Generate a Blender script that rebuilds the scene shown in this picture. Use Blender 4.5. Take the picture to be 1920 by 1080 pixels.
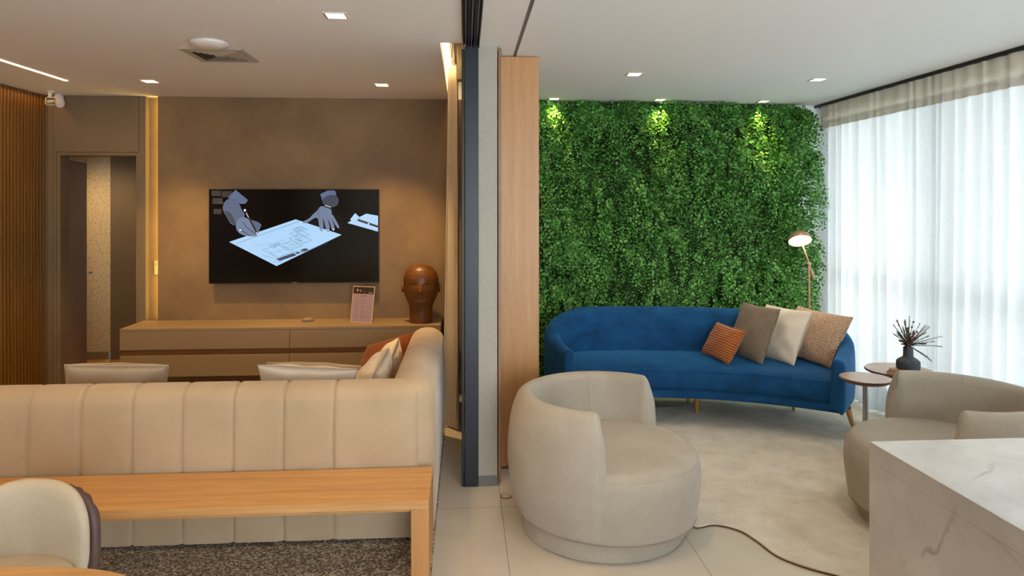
import bpy, bmesh, math, random
import numpy as np
from mathutils import Vector, Matrix
random.seed(7)
for o in list(bpy.data.objects): bpy.data.objects.remove(o)
S = bpy.context.scene; COL = S.collection
PI = math.pi
# ------------------------------------------------------------------ camera
EYE, FOC, YAW, HOR, CEIL = 1.65, 1280.0, math.atan(88/1280), 388.0, 2.60
CA, SA = math.cos(YAW), math.sin(YAW)
cam = bpy.data.cameras.new('camera'); co = bpy.data.objects.new('camera', cam); COL.objects.link(co)
co.location = (0, 0, EYE); co.rotation_euler = (PI/2, 0, -YAW)
cam.lens = 24; cam.sensor_width = 36; cam.shift_y = -(540-HOR)/1920; cam.clip_start = .05
S.camera = co
S.view_settings.view_transform = 'Standard'; S.view_settings.look = 'None'
S.view_settings.gamma = 1; S.view_settings.use_curve_mapping = False
S.view_settings.exposure = 0.2
# ------------------------------------------------------------------ sky
w = bpy.data.worlds.new('sky'); S.world = w; w.use_nodes = True
bg = w.node_tree.nodes['Background']; bg.inputs[0].default_value = (.885, .965, 1.05, 1); bg.inputs[1].default_value = 9.8

def W(xc, zc, z):            # metres to the right of / ahead of the viewpoint, height
    return Vector((xc*CA + zc*SA, zc*CA - xc*SA, z))
def P(u, v, zc): return W((u-960)/FOC*zc, zc, EYE-(v-HOR)/FOC*zc)
def PZ(u, v, z):             # point of a level surface at height z
    zc = FOC*(EYE-z)/(v-HOR); return W((u-960)/FOC*zc, zc, z)
def XY(u, Y):                # X on a wall at depth Y
    r = (u-960)/FOC; return Y*(r*CA+SA)/(CA-r*SA)
def ZY(u, v, Y):
    r = (u-960)/FOC; zc = Y/(CA-r*SA); return EYE-(v-HOR)/FOC*zc
# ------------------------------------------------------------------ materials
def lin(h):
    c = [int(h[i:i+2], 16)/255 for i in (0, 2, 4)]
    return tuple(x/12.92 if x < .04045 else ((x+.055)/1.055)**2.4 for x in c)+(1,)
class MT:
    def __init__(s, name):
        s.m = bpy.data.materials.new(name); s.m.use_nodes = True; s.t = s.m.node_tree; s.b = s.t.nodes['Principled BSDF']
        s.tc = s.t.nodes.new('ShaderNodeTexCoord')
    def n(s, typ, **k):
        x = s.t.nodes.new('ShaderNode'+typ)
        for a, v in k.items():
            if isinstance(a, str) and a.startswith('i_'): x.inputs[a[2:].replace('_', ' ')].default_value = v
            else: setattr(x, a, v)
        return x
    def l(s, a, b): s.t.links.new(a, b)
    def mapping(s, scale=(1, 1, 1), rot=(0, 0, 0), coord='Object'):
        m = s.n('Mapping'); m.inputs['Scale'].default_value = scale; m.inputs['Rotation'].default_value = rot
        s.l(s.tc.outputs[coord], m.inputs[0]); return m.outputs[0]
    def ramp(s, fac, stops):
        r = s.n('ValToRGB'); s.l(fac, r.inputs[0]); e = r.color_ramp.elements
        while len(e) < len(stops): e.new(.5)
        for q, (p, c) in zip(e, stops): q.position = p; q.color = c if not isinstance(c, str) else lin(c)
        return r.outputs[0]
    def noise(s, vec, scale, detail=4, rough=.5):
        n = s.n('TexNoise', i_Scale=scale, i_Detail=detail, i_Roughness=rough); s.l(vec, n.inputs['Vector']); return n.outputs[0]
    def bump(s, h, strength=.3, dist=.01):
        b = s.n('Bump', i_Strength=strength, i_Distance=dist); s.l(h, b.inputs['Height']); s.l(b.outputs[0], s.b.inputs['Normal'])
    def color(s, out): s.l(out, s.b.inputs['Base Color'])
    def set(s, **k):
        for a, v in k.items(): s.b.inputs[a.replace('_', ' ')].default_value = v
        return s
def flat(name, h, rough=.5, metal=0, spec=.5, **k):
    t = MT(name); t.set(Base_Color=lin(h) if isinstance(h, str) else h, Roughness=rough, Metallic=metal)
    t.b.inputs['Specular IOR Level'].default_value = spec; t.set(**k); return t.m
def mottled(name, c1, c2, scale=3, rough=.6, bump=.0, bscale=60, bdist=.003, detail=5, stretch=(1, 1, 1)):
    t = MT(name); v = t.mapping(stretch); t.color(t.ramp(t.noise(v, scale, detail), [(.35, c1), (.65, c2)])); t.set(Roughness=rough)
    if bump: t.bump(t.noise(t.mapping(), bscale, 3), bump, bdist)
    return t.m
def fabric(name, c1, c2, scale=420, rough=.95, sheen=.2, bump=.35, big=4, mix=.35, stretch=(1, 1, 1)):
    t = MT(name); v = t.mapping(stretch)
    a = t.noise(v, scale, 2, .7); b = t.noise(t.mapping(), big, 3)
    mx = t.n('Math', operation='MULTIPLY_ADD'); mx.inputs[1].default_value = mix; t.l(b, mx.inputs[0])
    m2 = t.n('Math', operation='MULTIPLY'); m2.inputs[1].default_value = 1-mix; t.l(a, m2.inputs[0]); t.l(m2.outputs[0], mx.inputs[2])
    t.color(t.ramp(mx.outputs[0], [(.38, c1), (.62, c2)])); t.bump(a, bump, .002)
    t.set(Roughness=rough, Sheen_Weight=sheen); t.b.inputs['Specular IOR Level'].default_value = .2; return t.m
def wood(name, c1, c2, c3, axis='X', scale=1.0, rough=.42):
    t = MT(name); st = {'X': (1.2, 26, 26), 'Y': (26, 1.2, 26), 'Z': (26, 26, 1.2)}[axis]
    v = t.mapping(tuple(q*scale for q in st)); a = t.noise(v, 1.0, 6, .62)
    v2 = t.mapping(tuple(q*scale*4 for q in st)); b = t.noise(v2, 1.5, 3, .6)
    mx = t.n('Math', operation='MULTIPLY_ADD'); mx.inputs[1].default_value = .35; t.l(b, mx.inputs[0])
    m2 = t.n('Math', operation='MULTIPLY'); m2.inputs[1].default_value = .65; t.l(a, m2.inputs[0]); t.l(m2.outputs[0], mx.inputs[2])
    t.color(t.ramp(mx.outputs[0], [(.3, c1), (.5, c2), (.7, c3)])); t.bump(mx.outputs[0], .08, .002); t.set(Roughness=rough); return t.m
def emit(name, h, strength):
    t = MT(name); c = lin(h) if isinstance(h, str) else h
    t.set(Base_Color=(.02, .02, .02, 1), Emission_Color=c, Emission_Strength=strength); return t.m
M = {}
M['ceiling'] = flat('ceiling_paint', 'f0f0ee', .9, spec=.2)
M['white'] = flat('white_plastic', 'e6e2dc', .35)
M['taupe'] = flat('taupe_lacquer', '8d785c', .5)
M['taupe_wall'] = mottled('taupe_panel', '6f5e49', '77664f', 2, .55)
M['taupe_dark'] = flat('dark_taupe', '5d4f3e', .5)
M['black'] = flat('black_plastic', '0c0c0d', .3)
M['gloss_black'] = flat('screen_glass', '050506', .12)
M['slate'] = flat('slate_blue_metal', '1a1f28', .35, spec=.35)
M['trackblack'] = flat('black_aluminium', '26272a', .35, .6)
M['alu'] = flat('aluminium', 'a5a6a6', .3, .8)
M['rail_grey'] = flat('grey_groove', '6d6e6c', .5)
M['oak_x'] = wood('oak_lengthwise', 'a67844', 'c2925a', 'd3a66c', 'X')
M['oak_z'] = wood('oak_upright', 'a97a48', 'bb8852', 'c69560', 'Z')
M['oak_slat'] = wood('slat_oak', '5c3c12', '6c4917', '78531f', 'Z')
M['oak_dark'] = wood('oak_edge', '7d5637', '8d6544', '98704c', 'Z')
M['leg_wood'] = wood('leg_wood', 'b4854e', 'c29358', 'cda066', 'Z', 2, .35)
M['walnut_top'] = wood('table_veneer', 'a07a5e', 'ab866a', 'b49072', 'Y', 1, .22)
M['walnut_edge'] = flat('walnut_edge', '6b3f2c', .4)
M['gap_wood'] = wood('recess_oak', '6a4724', '7d552c', '88602f', 'X')
M['floor_wood'] = wood('corridor_oak', 'a9783f', 'bb8a4c', 'c99855', 'X', .4)
M['beige_sofa'] = fabric('beige_sofa_velvet', 'b09a7c', 'bca689', 300, sheen=.3, bump=.12, big=3, mix=.6)
M['linen'] = fabric('oatmeal_linen', '9a9183', 'b7ae9e', 480, bump=.5, big=6, mix=.22)
M['cream'] = fabric('cream_cotton', 'e2d4be', 'ecdfca', 200, bump=.15, big=5, mix=.6)
M['cream_pipe'] = fabric('beige_cotton', 'b7a48a', 'c2b096', 200, bump=.15, big=5, mix=.6)
M['rust'] = fabric('rust_cotton', '703a18', '80451f', 220, bump=.2, big=6, mix=.6)
M['pad'] = fabric('cream_leatherette', 'b9ac94', 'c6b9a2', 90, bump=.06, big=3, mix=.7, rough=.6)
M['plum'] = flat('brown_leatherette', '5b4440', .5)
M['ceramic'] = mottled('brown_ceramic', '5a3410', '683e15', 6, .36, .1, 40)
M['curtain_beige'] = fabric('beige_drape', 'bfae92', 'cbbb9f', 200, bump=.1, big=3, mix=.5)
M['vase'] = flat('charcoal_ceramic', '3b3f46', .6)
M['book_wood'] = wood('book_cover', 'a27a50', 'b88c60', 'c89c6c', 'X', 2)
M['brass'] = flat('brass', 'b99a6a', .3, .8)
M['lampmetal'] = flat('lamp_copper_lacquer', 'a8896a', .32, .35)
M['stem'] = flat('dry_stem', '4c4034', .8)
M['dryolive'] = flat('dry_olive_leaf', '6c6238', .8)
M['drydark'] = flat('dark_berry', '2c211d', .7)
M['dryrust'] = flat('dry_rust_flower', '9c5f33', .8)
M['drypink'] = flat('dry_plum_flower', '5d3a34', .8)
M['switch'] = flat('switch_plate', 'a89c78', .4)
# concrete wall
t = MT('troweled_concrete'); v = t.mapping()
a = t.noise(v, 1.3, 6, .6); t.color(t.ramp(a, [(.3, '6e5740'), (.5, '806746'), (.7, '907650')])); t.set(Roughness=.6)
t.bump(t.noise(t.mapping(), 9, 6, .6), .1, .004); M['concrete'] = t.m
# textured stucco column
t = MT('stucco'); v = t.mapping(); a = t.noise(v, 260, 3, .6); t.color(t.ramp(a, [(.35, 'a39f93'), (.65, 'b7b3a7')]))
t.bump(a, .6, .004); t.set(Roughness=.85); M['stucco'] = t.m
# floor tile
t = MT('porcelain_tile'); v = t.mapping(); mp = v.node; mp.inputs['Location'].default_value = (-.2, -.15, 0)
br = t.n('TexBrick', offset=0.0, squash=1.0); t.l(v, br.inputs['Vector'])
for k, q in (('Scale', 1.0), ('Mortar Size', .002), ('Mortar Smooth', .1), ('Brick Width', .9), ('Row Height', .9)): br.inputs[k].default_value = q
nz = t.noise(t.mapping(), 2.2, 6, .6); c = t.ramp(nz, [(.3, 'c0b8aa'), (.7, 'cec6b8')])
t.l(c, br.inputs['Color1']); t.l(c, br.inputs['Color2']); br.inputs['Mortar'].default_value = lin('857e72')
t.color(br.outputs['Color']); t.set(Roughness=.34); M['tile'] = t.m
# marble
t = MT('pale_marble'); v = t.mapping(); dn = t.n('TexNoise', i_Scale=1.4, i_Detail=6.0); t.l(v, dn.inputs['Vector'])
mx = t.n('MixRGB', blend_type='ADD'); mx.inputs[0].default_value = .55; t.l(v, mx.inputs[1]); t.l(dn.outputs['Color'], mx.inputs[2])
vo = t.n('TexVoronoi', feature='DISTANCE_TO_EDGE', i_Scale=1.5); t.l(mx.outputs[0], vo.inputs['Vector'])
vein = t.ramp(vo.outputs['Distance'], [(0, (1, 1, 1, 1)), (.012, (0, 0, 0, 1))])
gate = t.ramp(t.noise(t.mapping(), 2.3, 3), [(.5, (0, 0, 0, 1)), (.6, (1, 1, 1, 1))])
mu = t.n('Math', operation='MULTIPLY'); t.l(vein, mu.inputs[0]); t.l(gate, mu.inputs[1])
base = t.ramp(t.noise(mx.outputs[0], 3.0, 6, .6), [(.3, 'aca69e'), (.55, 'bdb7af'), (.75, 'cdc8c1')])
m3 = t.n('MixRGB'); t.l(mu.outputs[0], m3.inputs[0]); t.l(base, m3.inputs[1]); m3.inputs[2].default_value = lin('9c9084')
t.color(m3.outputs[0]); t.set(Roughness=.1); t.b.inputs['Specular IOR Level'].default_value = .8; M['marble'] = t.m
# terrazzo
t = MT('terrazzo_wallpaper'); vo = t.n('TexVoronoi', i_Scale=62.0, i_Randomness=1.0); t.l(t.mapping(), vo.inputs['Vector'])
t.color(t.ramp(vo.outputs['Distance'], [(.0, '3c2a18'), (.19, '4a3420'), (.25, 'd2bc94'), (1, 'dcc8a2')])); M['terrazzo'] = t.m
# rugs
t = MT('cream_shag'); a = t.noise(t.mapping(), 230, 4, .8); b = t.noise(t.mapping(), 5, 6, .65)
mm = t.n('Math', operation='MULTIPLY_ADD'); mm.inputs[1].default_value = .5; t.l(a, mm.inputs[0]); mz = t.n('Math', operation='MULTIPLY'); mz.inputs[1].default_value = .5; t.l(b, mz.inputs[0]); t.l(mz.outputs[0], mm.inputs[2])
t.color(t.ramp(mm.outputs[0], [(.38, 'cdc1ab'), (.5, 'e6dbc8'), (.62, 'f4ecdc')])); t.bump(mm.outputs[0], .8, .012); t.set(Roughness=1.0, Sheen_Weight=.3); M['shag'] = t.m
t = MT('speckled_wool'); vo = t.n('TexVoronoi', i_Scale=120.0); t.l(t.mapping(), vo.inputs['Vector'])
sp = t.n('SeparateColor'); t.l(vo.outputs['Color'], sp.inputs[0])
t.color(t.ramp(sp.outputs[0], [(.2, '75654f'), (.6, 'a8967c'), (.95, 'e6d8c0')])); t.bump(vo.outputs['Distance'], .8, .01); t.set(Roughness=1.0); M['speckle'] = t.m
M['rug_edge'] = flat('rug_binding', '6d5440', .9)
# blue velvet
t = MT('blue_velvet'); a = t.noise(t.mapping((1, 1, 1.6)), 6, 5, .6); t.color(t.ramp(a, [(.25, '0c3a62'), (.5, '11497a'), (.75, '175888')]))
t.set(Roughness=.75, Sheen_Weight=.8, Sheen_Roughness=.35, Sheen_Tint=lin('4f9ad2')); t.b.inputs['Specular IOR Level'].default_value = .2
t.bump(t.noise(t.mapping(), 30, 4), .15, .004); M['velvet'] = t.m
# knit cushions
def knit(name, c1, c2, s1, rot, kind='check'):
    t = MT(name); v = t.mapping((s1, s1, s1), rot, 'UV')
    if kind == 'rib':
        wv = t.n('TexWave', wave_type='BANDS', bands_direction='Y', i_Scale=1.0, i_Distortion=.6, i_Detail=2.0); wv.inputs['Detail Scale'].default_value = 9
        t.l(v, wv.inputs['Vector']); f = wv.outputs['Fac']
    else:
        vo = t.n('TexVoronoi', i_Scale=1.0, i_Randomness=.35); t.l(v, vo.inputs['Vector'])
        iv = t.n('Math', operation='SUBTRACT'); iv.inputs[0].default_value = .9; t.l(vo.outputs['Distance'], iv.inputs[1]); f = iv.outputs[0]
    t.color(t.ramp(f, [(.15, c1), (.75, c2)])); t.bump(f, .9, .006); t.set(Roughness=.95, Sheen_Weight=.3); return t.m
M['knit_orange'] = knit('orange_knit', 'a04e12', 'd4802c', 4.5, (0, 0, 0), 'rib')
M['knit_taupe'] = knit('taupe_knit', '6f5f4c', 'a08c74', 52, (0, 0, .78))
M['knit_tan'] = knit('tan_basket_weave', 'a07c5c', 'd8b898', 30, (0, 0, .6))
# sheer curtain
def sheer(name, col, tr, dens):
    t = MT(name); n = t.t.nodes; d = t.n('BsdfDiffuse'); tl = t.n('BsdfTranslucent'); tp = t.n('BsdfTransparent')
    a = t.noise(t.mapping((30, 30, 400)), 1.2, 3, .7); c = t.ramp(a, [(.3, tuple(x*.86 for x in col[:3])+(1,)), (.7, col)])
    t.l(c, d.inputs[0]); t.l(c, tl.inputs[0]); tp.inputs[0].default_value = (1, 1, 1, 1)
    m1 = t.n('MixShader'); m1.inputs[0].default_value = tr; t.l(d.outputs[0], m1.inputs[1]); t.l(tl.outputs[0], m1.inputs[2])
    lw = t.n('LayerWeight', i_Blend=.5); mr = t.n('MapRange'); mr.inputs[1].default_value = .05; mr.inputs[2].default_value = .75; mr.inputs[3].default_value = dens; mr.inputs[4].default_value = 1.0; t.l(lw.outputs['Facing'], mr.inputs[0])
    m2 = t.n('MixShader'); t.l(mr.outputs[0], m2.inputs[0]); t.l(tp.outputs[0], m2.inputs[1]); t.l(m1.outputs[0], m2.inputs[2])
    t.l(m2.outputs[0], n['Material Output'].inputs['Surface']); return t.m
M['sheer'] = sheer('sheer_linen', (.76, .78, .775, 1), .42, .945)
M['sheer_head'] = sheer('curtain_heading_tape', (.72, .66, .56, 1), .25, 1.0)
def glassmat(name):
    t = MT(name); tp = t.n('BsdfTransparent'); gl = t.n('BsdfGlossy', i_Roughness=.02); fr = t.n('Fresnel', i_IOR=1.45); mx = t.n('MixShader')
    tp.inputs[0].default_value = (.97, .985, .98, 1)
    t.l(fr.outputs[0], mx.inputs[0]); t.l(tp.outputs[0], mx.inputs[1]); t.l(gl.outputs[0], mx.inputs[2]); t.l(mx.outputs[0], t.t.nodes['Material Output'].inputs['Surface']); return t.m
M['glass'] = glassmat('window_glass')
# leaves
def leafmat(name, stops, yellow=False):
    t = MT(name); g = t.n('NewGeometry'); b = t.noise(t.mapping(), 5.0, 4, .65)
    mm = t.n('Math', operation='MULTIPLY_ADD'); mm.inputs[1].default_value = .45; t.l(g.outputs['Random Per Island'], mm.inputs[0])
    mz = t.n('Math', operation='MULTIPLY'); mz.inputs[1].default_value = .6; t.l(b, mz.inputs[0]); t.l(mz.outputs[0], mm.inputs[2])
    c = t.ramp(mm.outputs[0], stops); t.color(c); t.set(Roughness=.45); t.b.inputs['Specular IOR Level'].default_value = .4
    tl = t.n('BsdfTranslucent'); t.l(c, tl.inputs[0]); mx = t.n('MixShader'); mx.inputs[0].default_value = .2
    t.l(t.b.outputs[0], mx.inputs[1]); t.l(tl.outputs[0], mx.inputs[2]); t.l(mx.outputs[0], t.t.nodes['Material Output'].inputs['Surface']); return t.m
M['leaf'] = leafmat('fern_leaf', [(.25, '1f4614'), (.42, '33701f'), (.58, '57993a'), (.72, '7cb864'), (.88, 'a8c850')])
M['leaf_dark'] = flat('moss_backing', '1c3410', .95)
M['lamp_on'] = emit('lamp_glow_warm', (1, .74, .45, 1), 14)
M['lamp_soft'] = emit('lamp_glow_soft', (1, .93, .8, 1), 3.0)
M['led_warm'] = emit('led_strip_warm', (1, .66, .34, 1), 9)
M['led_yellow'] = emit('led_strip_yellow', (1, .68, .18, 1), 9)
M['bulb'] = emit('bulb_glow', (1, .95, .82, 1), 7)
# ------------------------------------------------------------------ mesh helpers
class MB:
    def __init__(s): s.v = []; s.f = []; s.mi = []; s.uv = {}
    def add(s, vs, fs, mi=0):
        o = len(s.v); s.v += [tuple(x) for x in vs]; s.f += [tuple(i+o for i in f) for f in fs]; s.mi += [mi]*len(fs); return s
    def box(s, x0, x1, y0, y1, z0, z1, mi=0):
        return s.add([(x0, y0, z0), (x1, y0, z0), (x1, y1, z0), (x0, y1, z0), (x0, y0, z1), (x1, y0, z1), (x1, y1, z1), (x0, y1, z1)],
            [(3, 2, 1, 0), (4, 5, 6, 7), (0, 1, 5, 4), (1, 2, 6, 5), (2, 3, 7, 6), (3, 0, 4, 7)], mi)
    def grid(s, rows, closeu=False, closev=False, mi=0):     # rows of points
        n, m = len(rows), len(rows[0]); vs = [p for r in rows for p in r]; fs = []
        for i in range(n-(0 if closev else 1)):
            for j in range(m-(0 if closeu else 1)):
                a, b = i*m+j, i*m+(j+1) % m; c, d = ((i+1) % n)*m+(j+1) % m, ((i+1) % n)*m+j
                fs.append((a, b, c, d))
        return s.add(vs, fs, mi)
    def lathe(s, prof, c=(0, 0, 0), seg=48, mi=0, ry=1.0):
        rows = []
        for r, z in prof: rows.append([(c[0]+r*math.cos(2*PI*k/seg), c[1]+ry*r*math.sin(2*PI*k/seg), c[2]+z) for k in range(seg)])
        s.grid(rows, closeu=True, mi=mi)
        if prof[0][0] > 1e-4: s.add(rows[0], [tuple(range(seg))[::-1]], mi)
        if prof[-1][0] > 1e-4: s.add(rows[-1], [tuple(range(seg))], mi)
        return s
    def tube(s, pts, rad, seg=8, mi=0, cap=True):
        pts = [Vector(p) for p in pts]; n = len(pts); R = rad if isinstance(rad, (list, tuple)) else [rad]*n; rows = []
        up = None
        for i, p in enumerate(pts):
            d = (pts[min(i+1, n-1)]-pts[max(i-1, 0)]).normalized()
            if up is None: up = d.orthogonal().normalized()
            up = (up-d*up.dot(d)); up = up.normalized() if up.length > 1e-6 else d.orthogonal().normalized(); sd = d.cross(up)
            rows.append([p+(up*math.cos(2*PI*k/seg)+sd*math.sin(2*PI*k/seg))*R[i] for k in range(seg)])
        s.grid(rows, closeu=True, mi=mi)
        if cap: s.add(rows[0], [tuple(range(seg))[::-1]], mi); s.add(rows[-1], [tuple(range(seg))], mi)
        return s
    def poly(s, pts, z0, z1, mi=0):
        n = len(pts); vs = [(x, y, z0) for x, y in pts]+[(x, y, z1) for x, y in pts]
        return s.add(vs, [tuple(range(n))[::-1], tuple(range(n, 2*n))]+[(i, (i+1) % n, n+(i+1) % n, n+i) for i in range(n)], mi)
    def build(s, name, mat, parent=None, smooth=False, bevel=0, seg=3, subd=0, weld=False, uvs=None):
        me = bpy.data.meshes.new(name); me.from_pydata(s.v, [], s.f); me.update()
        for m in (mat if isinstance(mat, (list, tuple)) else [mat]): me.materials.append(M[m] if isinstance(m, str) else m)
        if any(s.mi): me.polygons.foreach_set('material_index', s.mi)
        if uvs is not None:
            ul = me.uv_layers.new(name='UVMap')
            for lp in me.loops: ul.data[lp.index].uv = uvs[lp.vertex_index]
        bm = bmesh.new(); bm.from_mesh(me)
        if weld: bmesh.ops.remove_doubles(bm, verts=bm.verts, dist=1e-5)
        bmesh.ops.recalc_face_normals(bm, faces=bm.faces); bm.to_mesh(me); bm.free()
        o = bpy.data.objects.new(name, me); COL.objects.link(o)
        if smooth is not False and smooth is not None:
            me.polygons.foreach_set('use_smooth', [True]*len(me.polygons))
            if smooth is not True: me.set_sharp_from_angle(angle=math.radians(smooth))
        if parent is not None:
            o.parent = parent; o.matrix_parent_inverse = parent_world(parent).inverted()
        if bevel:
            b = o.modifiers.new('bevel', 'BEVEL'); b.width = bevel; b.segments = seg; b.limit_method = 'ANGLE'; b.angle_limit = math.radians(40)
            if smooth is False: me.polygons.foreach_set('use_smooth', [True]*len(me.polygons)); wn = o.modifiers.new('wn', 'WEIGHTED_NORMAL')
        if subd: d = o.modifiers.new('sub', 'SUBSURF'); d.levels = subd; d.render_levels = subd
        return o
def parent_world(o):
    m = Matrix.LocRotScale(o.location, o.rotation_euler.to_quaternion(), Vector((1, 1, 1)))
    return parent_world(o.parent) @ o.matrix_parent_inverse @ m if o.parent else m
def tag(o, label=None, cat=None, group=None, kind=None):
    if label: o['label'] = label
    if cat: o['category'] = cat
    if group: o['group'] = group
    if kind: o['kind'] = kind
    return o
def thing(name, label, cat, loc=(0, 0, 0), rz=0, group=None):
    o = bpy.data.objects.new(name, None); COL.objects.link(o); o.location = loc; o.rotation_euler = (0, 0, rz); o.empty_display_size = .1
    return tag(o, label, cat, group)
def local(o): o.matrix_parent_inverse = Matrix(); return o       # part built in its thing's own frame
def struct(name, mb, mat, parent=None, **k):
    o = mb.build(name, mat, parent, **k)
    if parent is None: o['kind'] = 'structure'
    return o
def lamp(name, kind, loc, energy, color, parent=None, size=.1, rot=(0, 0, 0), spot=None, blend=.6, size_y=None):
    L = bpy.data.lights.new(name, kind); L.energy = energy; L.color = color
    if kind == 'AREA':
        L.size = size
        if size_y: L.shape = 'RECTANGLE'; L.size_y = size_y
    else: L.shadow_soft_size = size
    if kind == 'SPOT': L.spot_size = math.radians(spot); L.spot_blend = blend
    o = bpy.data.objects.new(name, L); COL.objects.link(o); o.location = loc; o.rotation_euler = rot
    if parent: o.parent = parent; o.matrix_parent_inverse = parent_world(parent).inverted()
    return o
def copy_tree(o, parent=None):
    c = o.copy(); COL.objects.link(c)
    if parent: c.parent = parent
    for ch in o.children: copy_tree(ch, c)
    return c
def smoothcurve(pts, n=8, closed=True):
    out = []; L = len(pts)
    for i in range(L if closed else L-1):
        g = (lambda k: pts[k % L]) if closed else (lambda k: pts[max(0, min(L-1, k))])
        p0, p1, p2, p3 = [np.array(g(i+k), float) for k in (-1, 0, 1, 2)]
        for q in range(n):
            t = q/n; out.append(tuple(.5*((2*p1)+(-p0+p2)*t+(2*p0-5*p1+4*p2-p3)*t*t+(-p0+3*p1-3*p2+p3)*t**3)))
    if not closed: out.append(tuple(pts[-1]))
    return out
WB, WR, XL, XR = 6.06, 6.22, -3.57, 3.31     # back wall left room, back wall right room, slat wall, curtain plane
# ------------------------------------------------------------------ room shell
struct('floor', MB().box(-4.6, 3.62, -3.2, 8.0, -.1, 0), 'tile')
xr = XY(834, WB)      # curtain recess left edge near -.145
XRE = -.145
c = MB()
c.box(-3.75, XRE, -3.2, WB+.2, CEIL, CEIL+.1)
c.box(XRE, -.016, -3.2, 3.97, CEIL, CEIL+.1); c.box(XRE, -.016, 3.97, WB+.2, CEIL+.16, CEIL+.26)
c.box(XRE-.02, XRE, 3.97, WB+.2, CEIL+.1, CEIL+.26); c.box(XRE, -.016, 3.95, 3.97, CEIL+.1, CEIL+.26)
c.box(-.3, .1, WB, WB+.2, CEIL, CEIL+.26)
c.box(-.016, .30, -3.2, WR+.2, CEIL+.04, CEIL+.14); c.box(.085, .30, -3.2, WR+.2, CEIL, CEIL+.04); c.box(-.016, .085, 4.11, WR+.2, CEIL, CEIL+.2)
c.box(.32, 3.65, -3.2, WR+.2, CEIL, CEIL+.1); c.box(.30, .32, -3.2, WR+.2, CEIL+.03, CEIL+.1)
struct('ceiling', c, 'ceiling')
# back wall of the left room: concrete part, lit niche strip, taupe part with door opening
xn0, xn1 = XY(273, WB), XY(296, WB)
struct('wall_back', MB().box(xn1, .05, WB, WB+.25, 0, CEIL), 'concrete')
struct('wall_niche', MB().box(xn0-.02, xn1+.02, WB+.07, WB+.25, 0, CEIL), 'concrete')
dx0, dx1 = XY(105, WB), XY(261, WB); dz = ZY(180, 285, WB)
struct('wall_door_side', MB().box(XL, dx0, WB, WB+.12, 0, CEIL).box(dx1, xn0, WB, WB+.12, 0, CEIL).box(dx0, dx1, WB, WB+.12, dz, CEIL), 'taupe_wall', bevel=.002)
struct('trim_1', MB().box(XY(88, WB), XY(90, WB), WB-.002, WB+.01, 0, CEIL).box(XY(99, WB), XY(100, WB), WB-.002, WB+.01, 0, CEIL)
       .box(XY(260, WB), XY(261, WB), WB-.002, WB+.01, dz, CEIL), 'taupe_dark')
# corridor behind the door
struct('wall_corridor', MB().box(-4.5, XY(207, 7.65), 7.65, 7.75, .09, 2.4), 'terrazzo')
struct('baseboard_corridor', MB().box(-4.5, XY(207, 7.65), 7.62, 7.75, 0, .09), 'taupe')
struct('wall_corridor_end', MB().box(XY(207, 7.6), -2.6, 7.6, 7.75, 0, 2.4).box(-2.75, -2.6, WB+.25, 7.6, 0, 2.4).box(-4.6, -4.5, WB+.12, 7.75, 0, 2.4).box(-4.6, XL-.02, WB+.02, WB+.12, 0, 2.4), 'taupe_wall')
struct('ceiling_corridor', MB().box(-4.6, -2.6, WB+.12, 7.75, 2.22, 2.3), 'taupe_wall')
struct('floor_corridor', MB().box(-4.6, -2.6, WB+.0, 7.7, 0, .012), 'floor_wood')
# door frame and the open leaf
fr = struct('door_1', MB().box(dx0+.001, dx0+.03, WB+.006, WB+.14, 0, dz-.001).box(dx1-.03, dx1-.001, WB+.006, WB+.14, 0, dz-.001).box(dx0+.031, dx1-.031, WB+.006, WB+.14, dz-.03, dz-.001), 'taupe_wall', bevel=.003)
a0 = Vector((XY(119, 6.2), 6.2, 0)); a1 = Vector((XY(163, 6.92), 6.92, 0)); dd = (a1-a0).normalized(); nn = Vector((-dd.y, dd.x, 0))*.04
lf = MB().poly([(a0.x, a0.y), (a1.x, a1.y), (a1.x+nn.x, a1.y+nn.y), (a0.x+nn.x, a0.y+nn.y)], .01, dz-.04)
leaf = struct('door_2', lf, flat('door_leaf_lacquer', 'a88876', .35), bevel=.003)
hd = a0+dd*.66-nn*.6; 
MB().tube([hd+Vector((0, 0, 1.02)), hd-nn*.9+Vector((0, 0, 1.02)), hd-nn*.9-dd*.12+Vector((0, 0, 1.02))], .009).build('door_handle', 'alu', leaf, smooth=50)
# slatted left wall
b = MB(); yy = -3.0
while yy < WB-.02: b.box(XL-.005, XL+.02, yy, yy+.027, 0, CEIL-.004); yy += .041
struct('wall_left', MB().box(XL-.15, XL-.005, -3.2, WB+.12, 0, CEIL), 'taupe_dark')
tag(b.build('slat_cladding', 'oak_slat', None, bevel=.003, seg=1), kind='structure')
bpy.data.objects['slat_cladding'].name = 'wall_left_slats'
# right room back wall, partition, rear wall
struct('wall_back_right', MB().box(.05, 3.62, WR, WR+.2, 0, CEIL), 'ceiling')
struct('wall_partition', MB().box(.079, .19, 4.04, WR, .06, CEIL), 'stucco')
struct('baseboard_partition', MB().box(.079, .193, 4.036, 4.3, 0, .06), 'rail_grey')
struct('wall_rear', MB().box(-3.75, -.1, -3.2, -3.05, 0, CEIL).box(3.4, 3.62, -3.2, -3.05, 0, CEIL).box(-.1, 3.4, -3.2, -3.05, 2.5, CEIL), 'ceiling')
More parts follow.
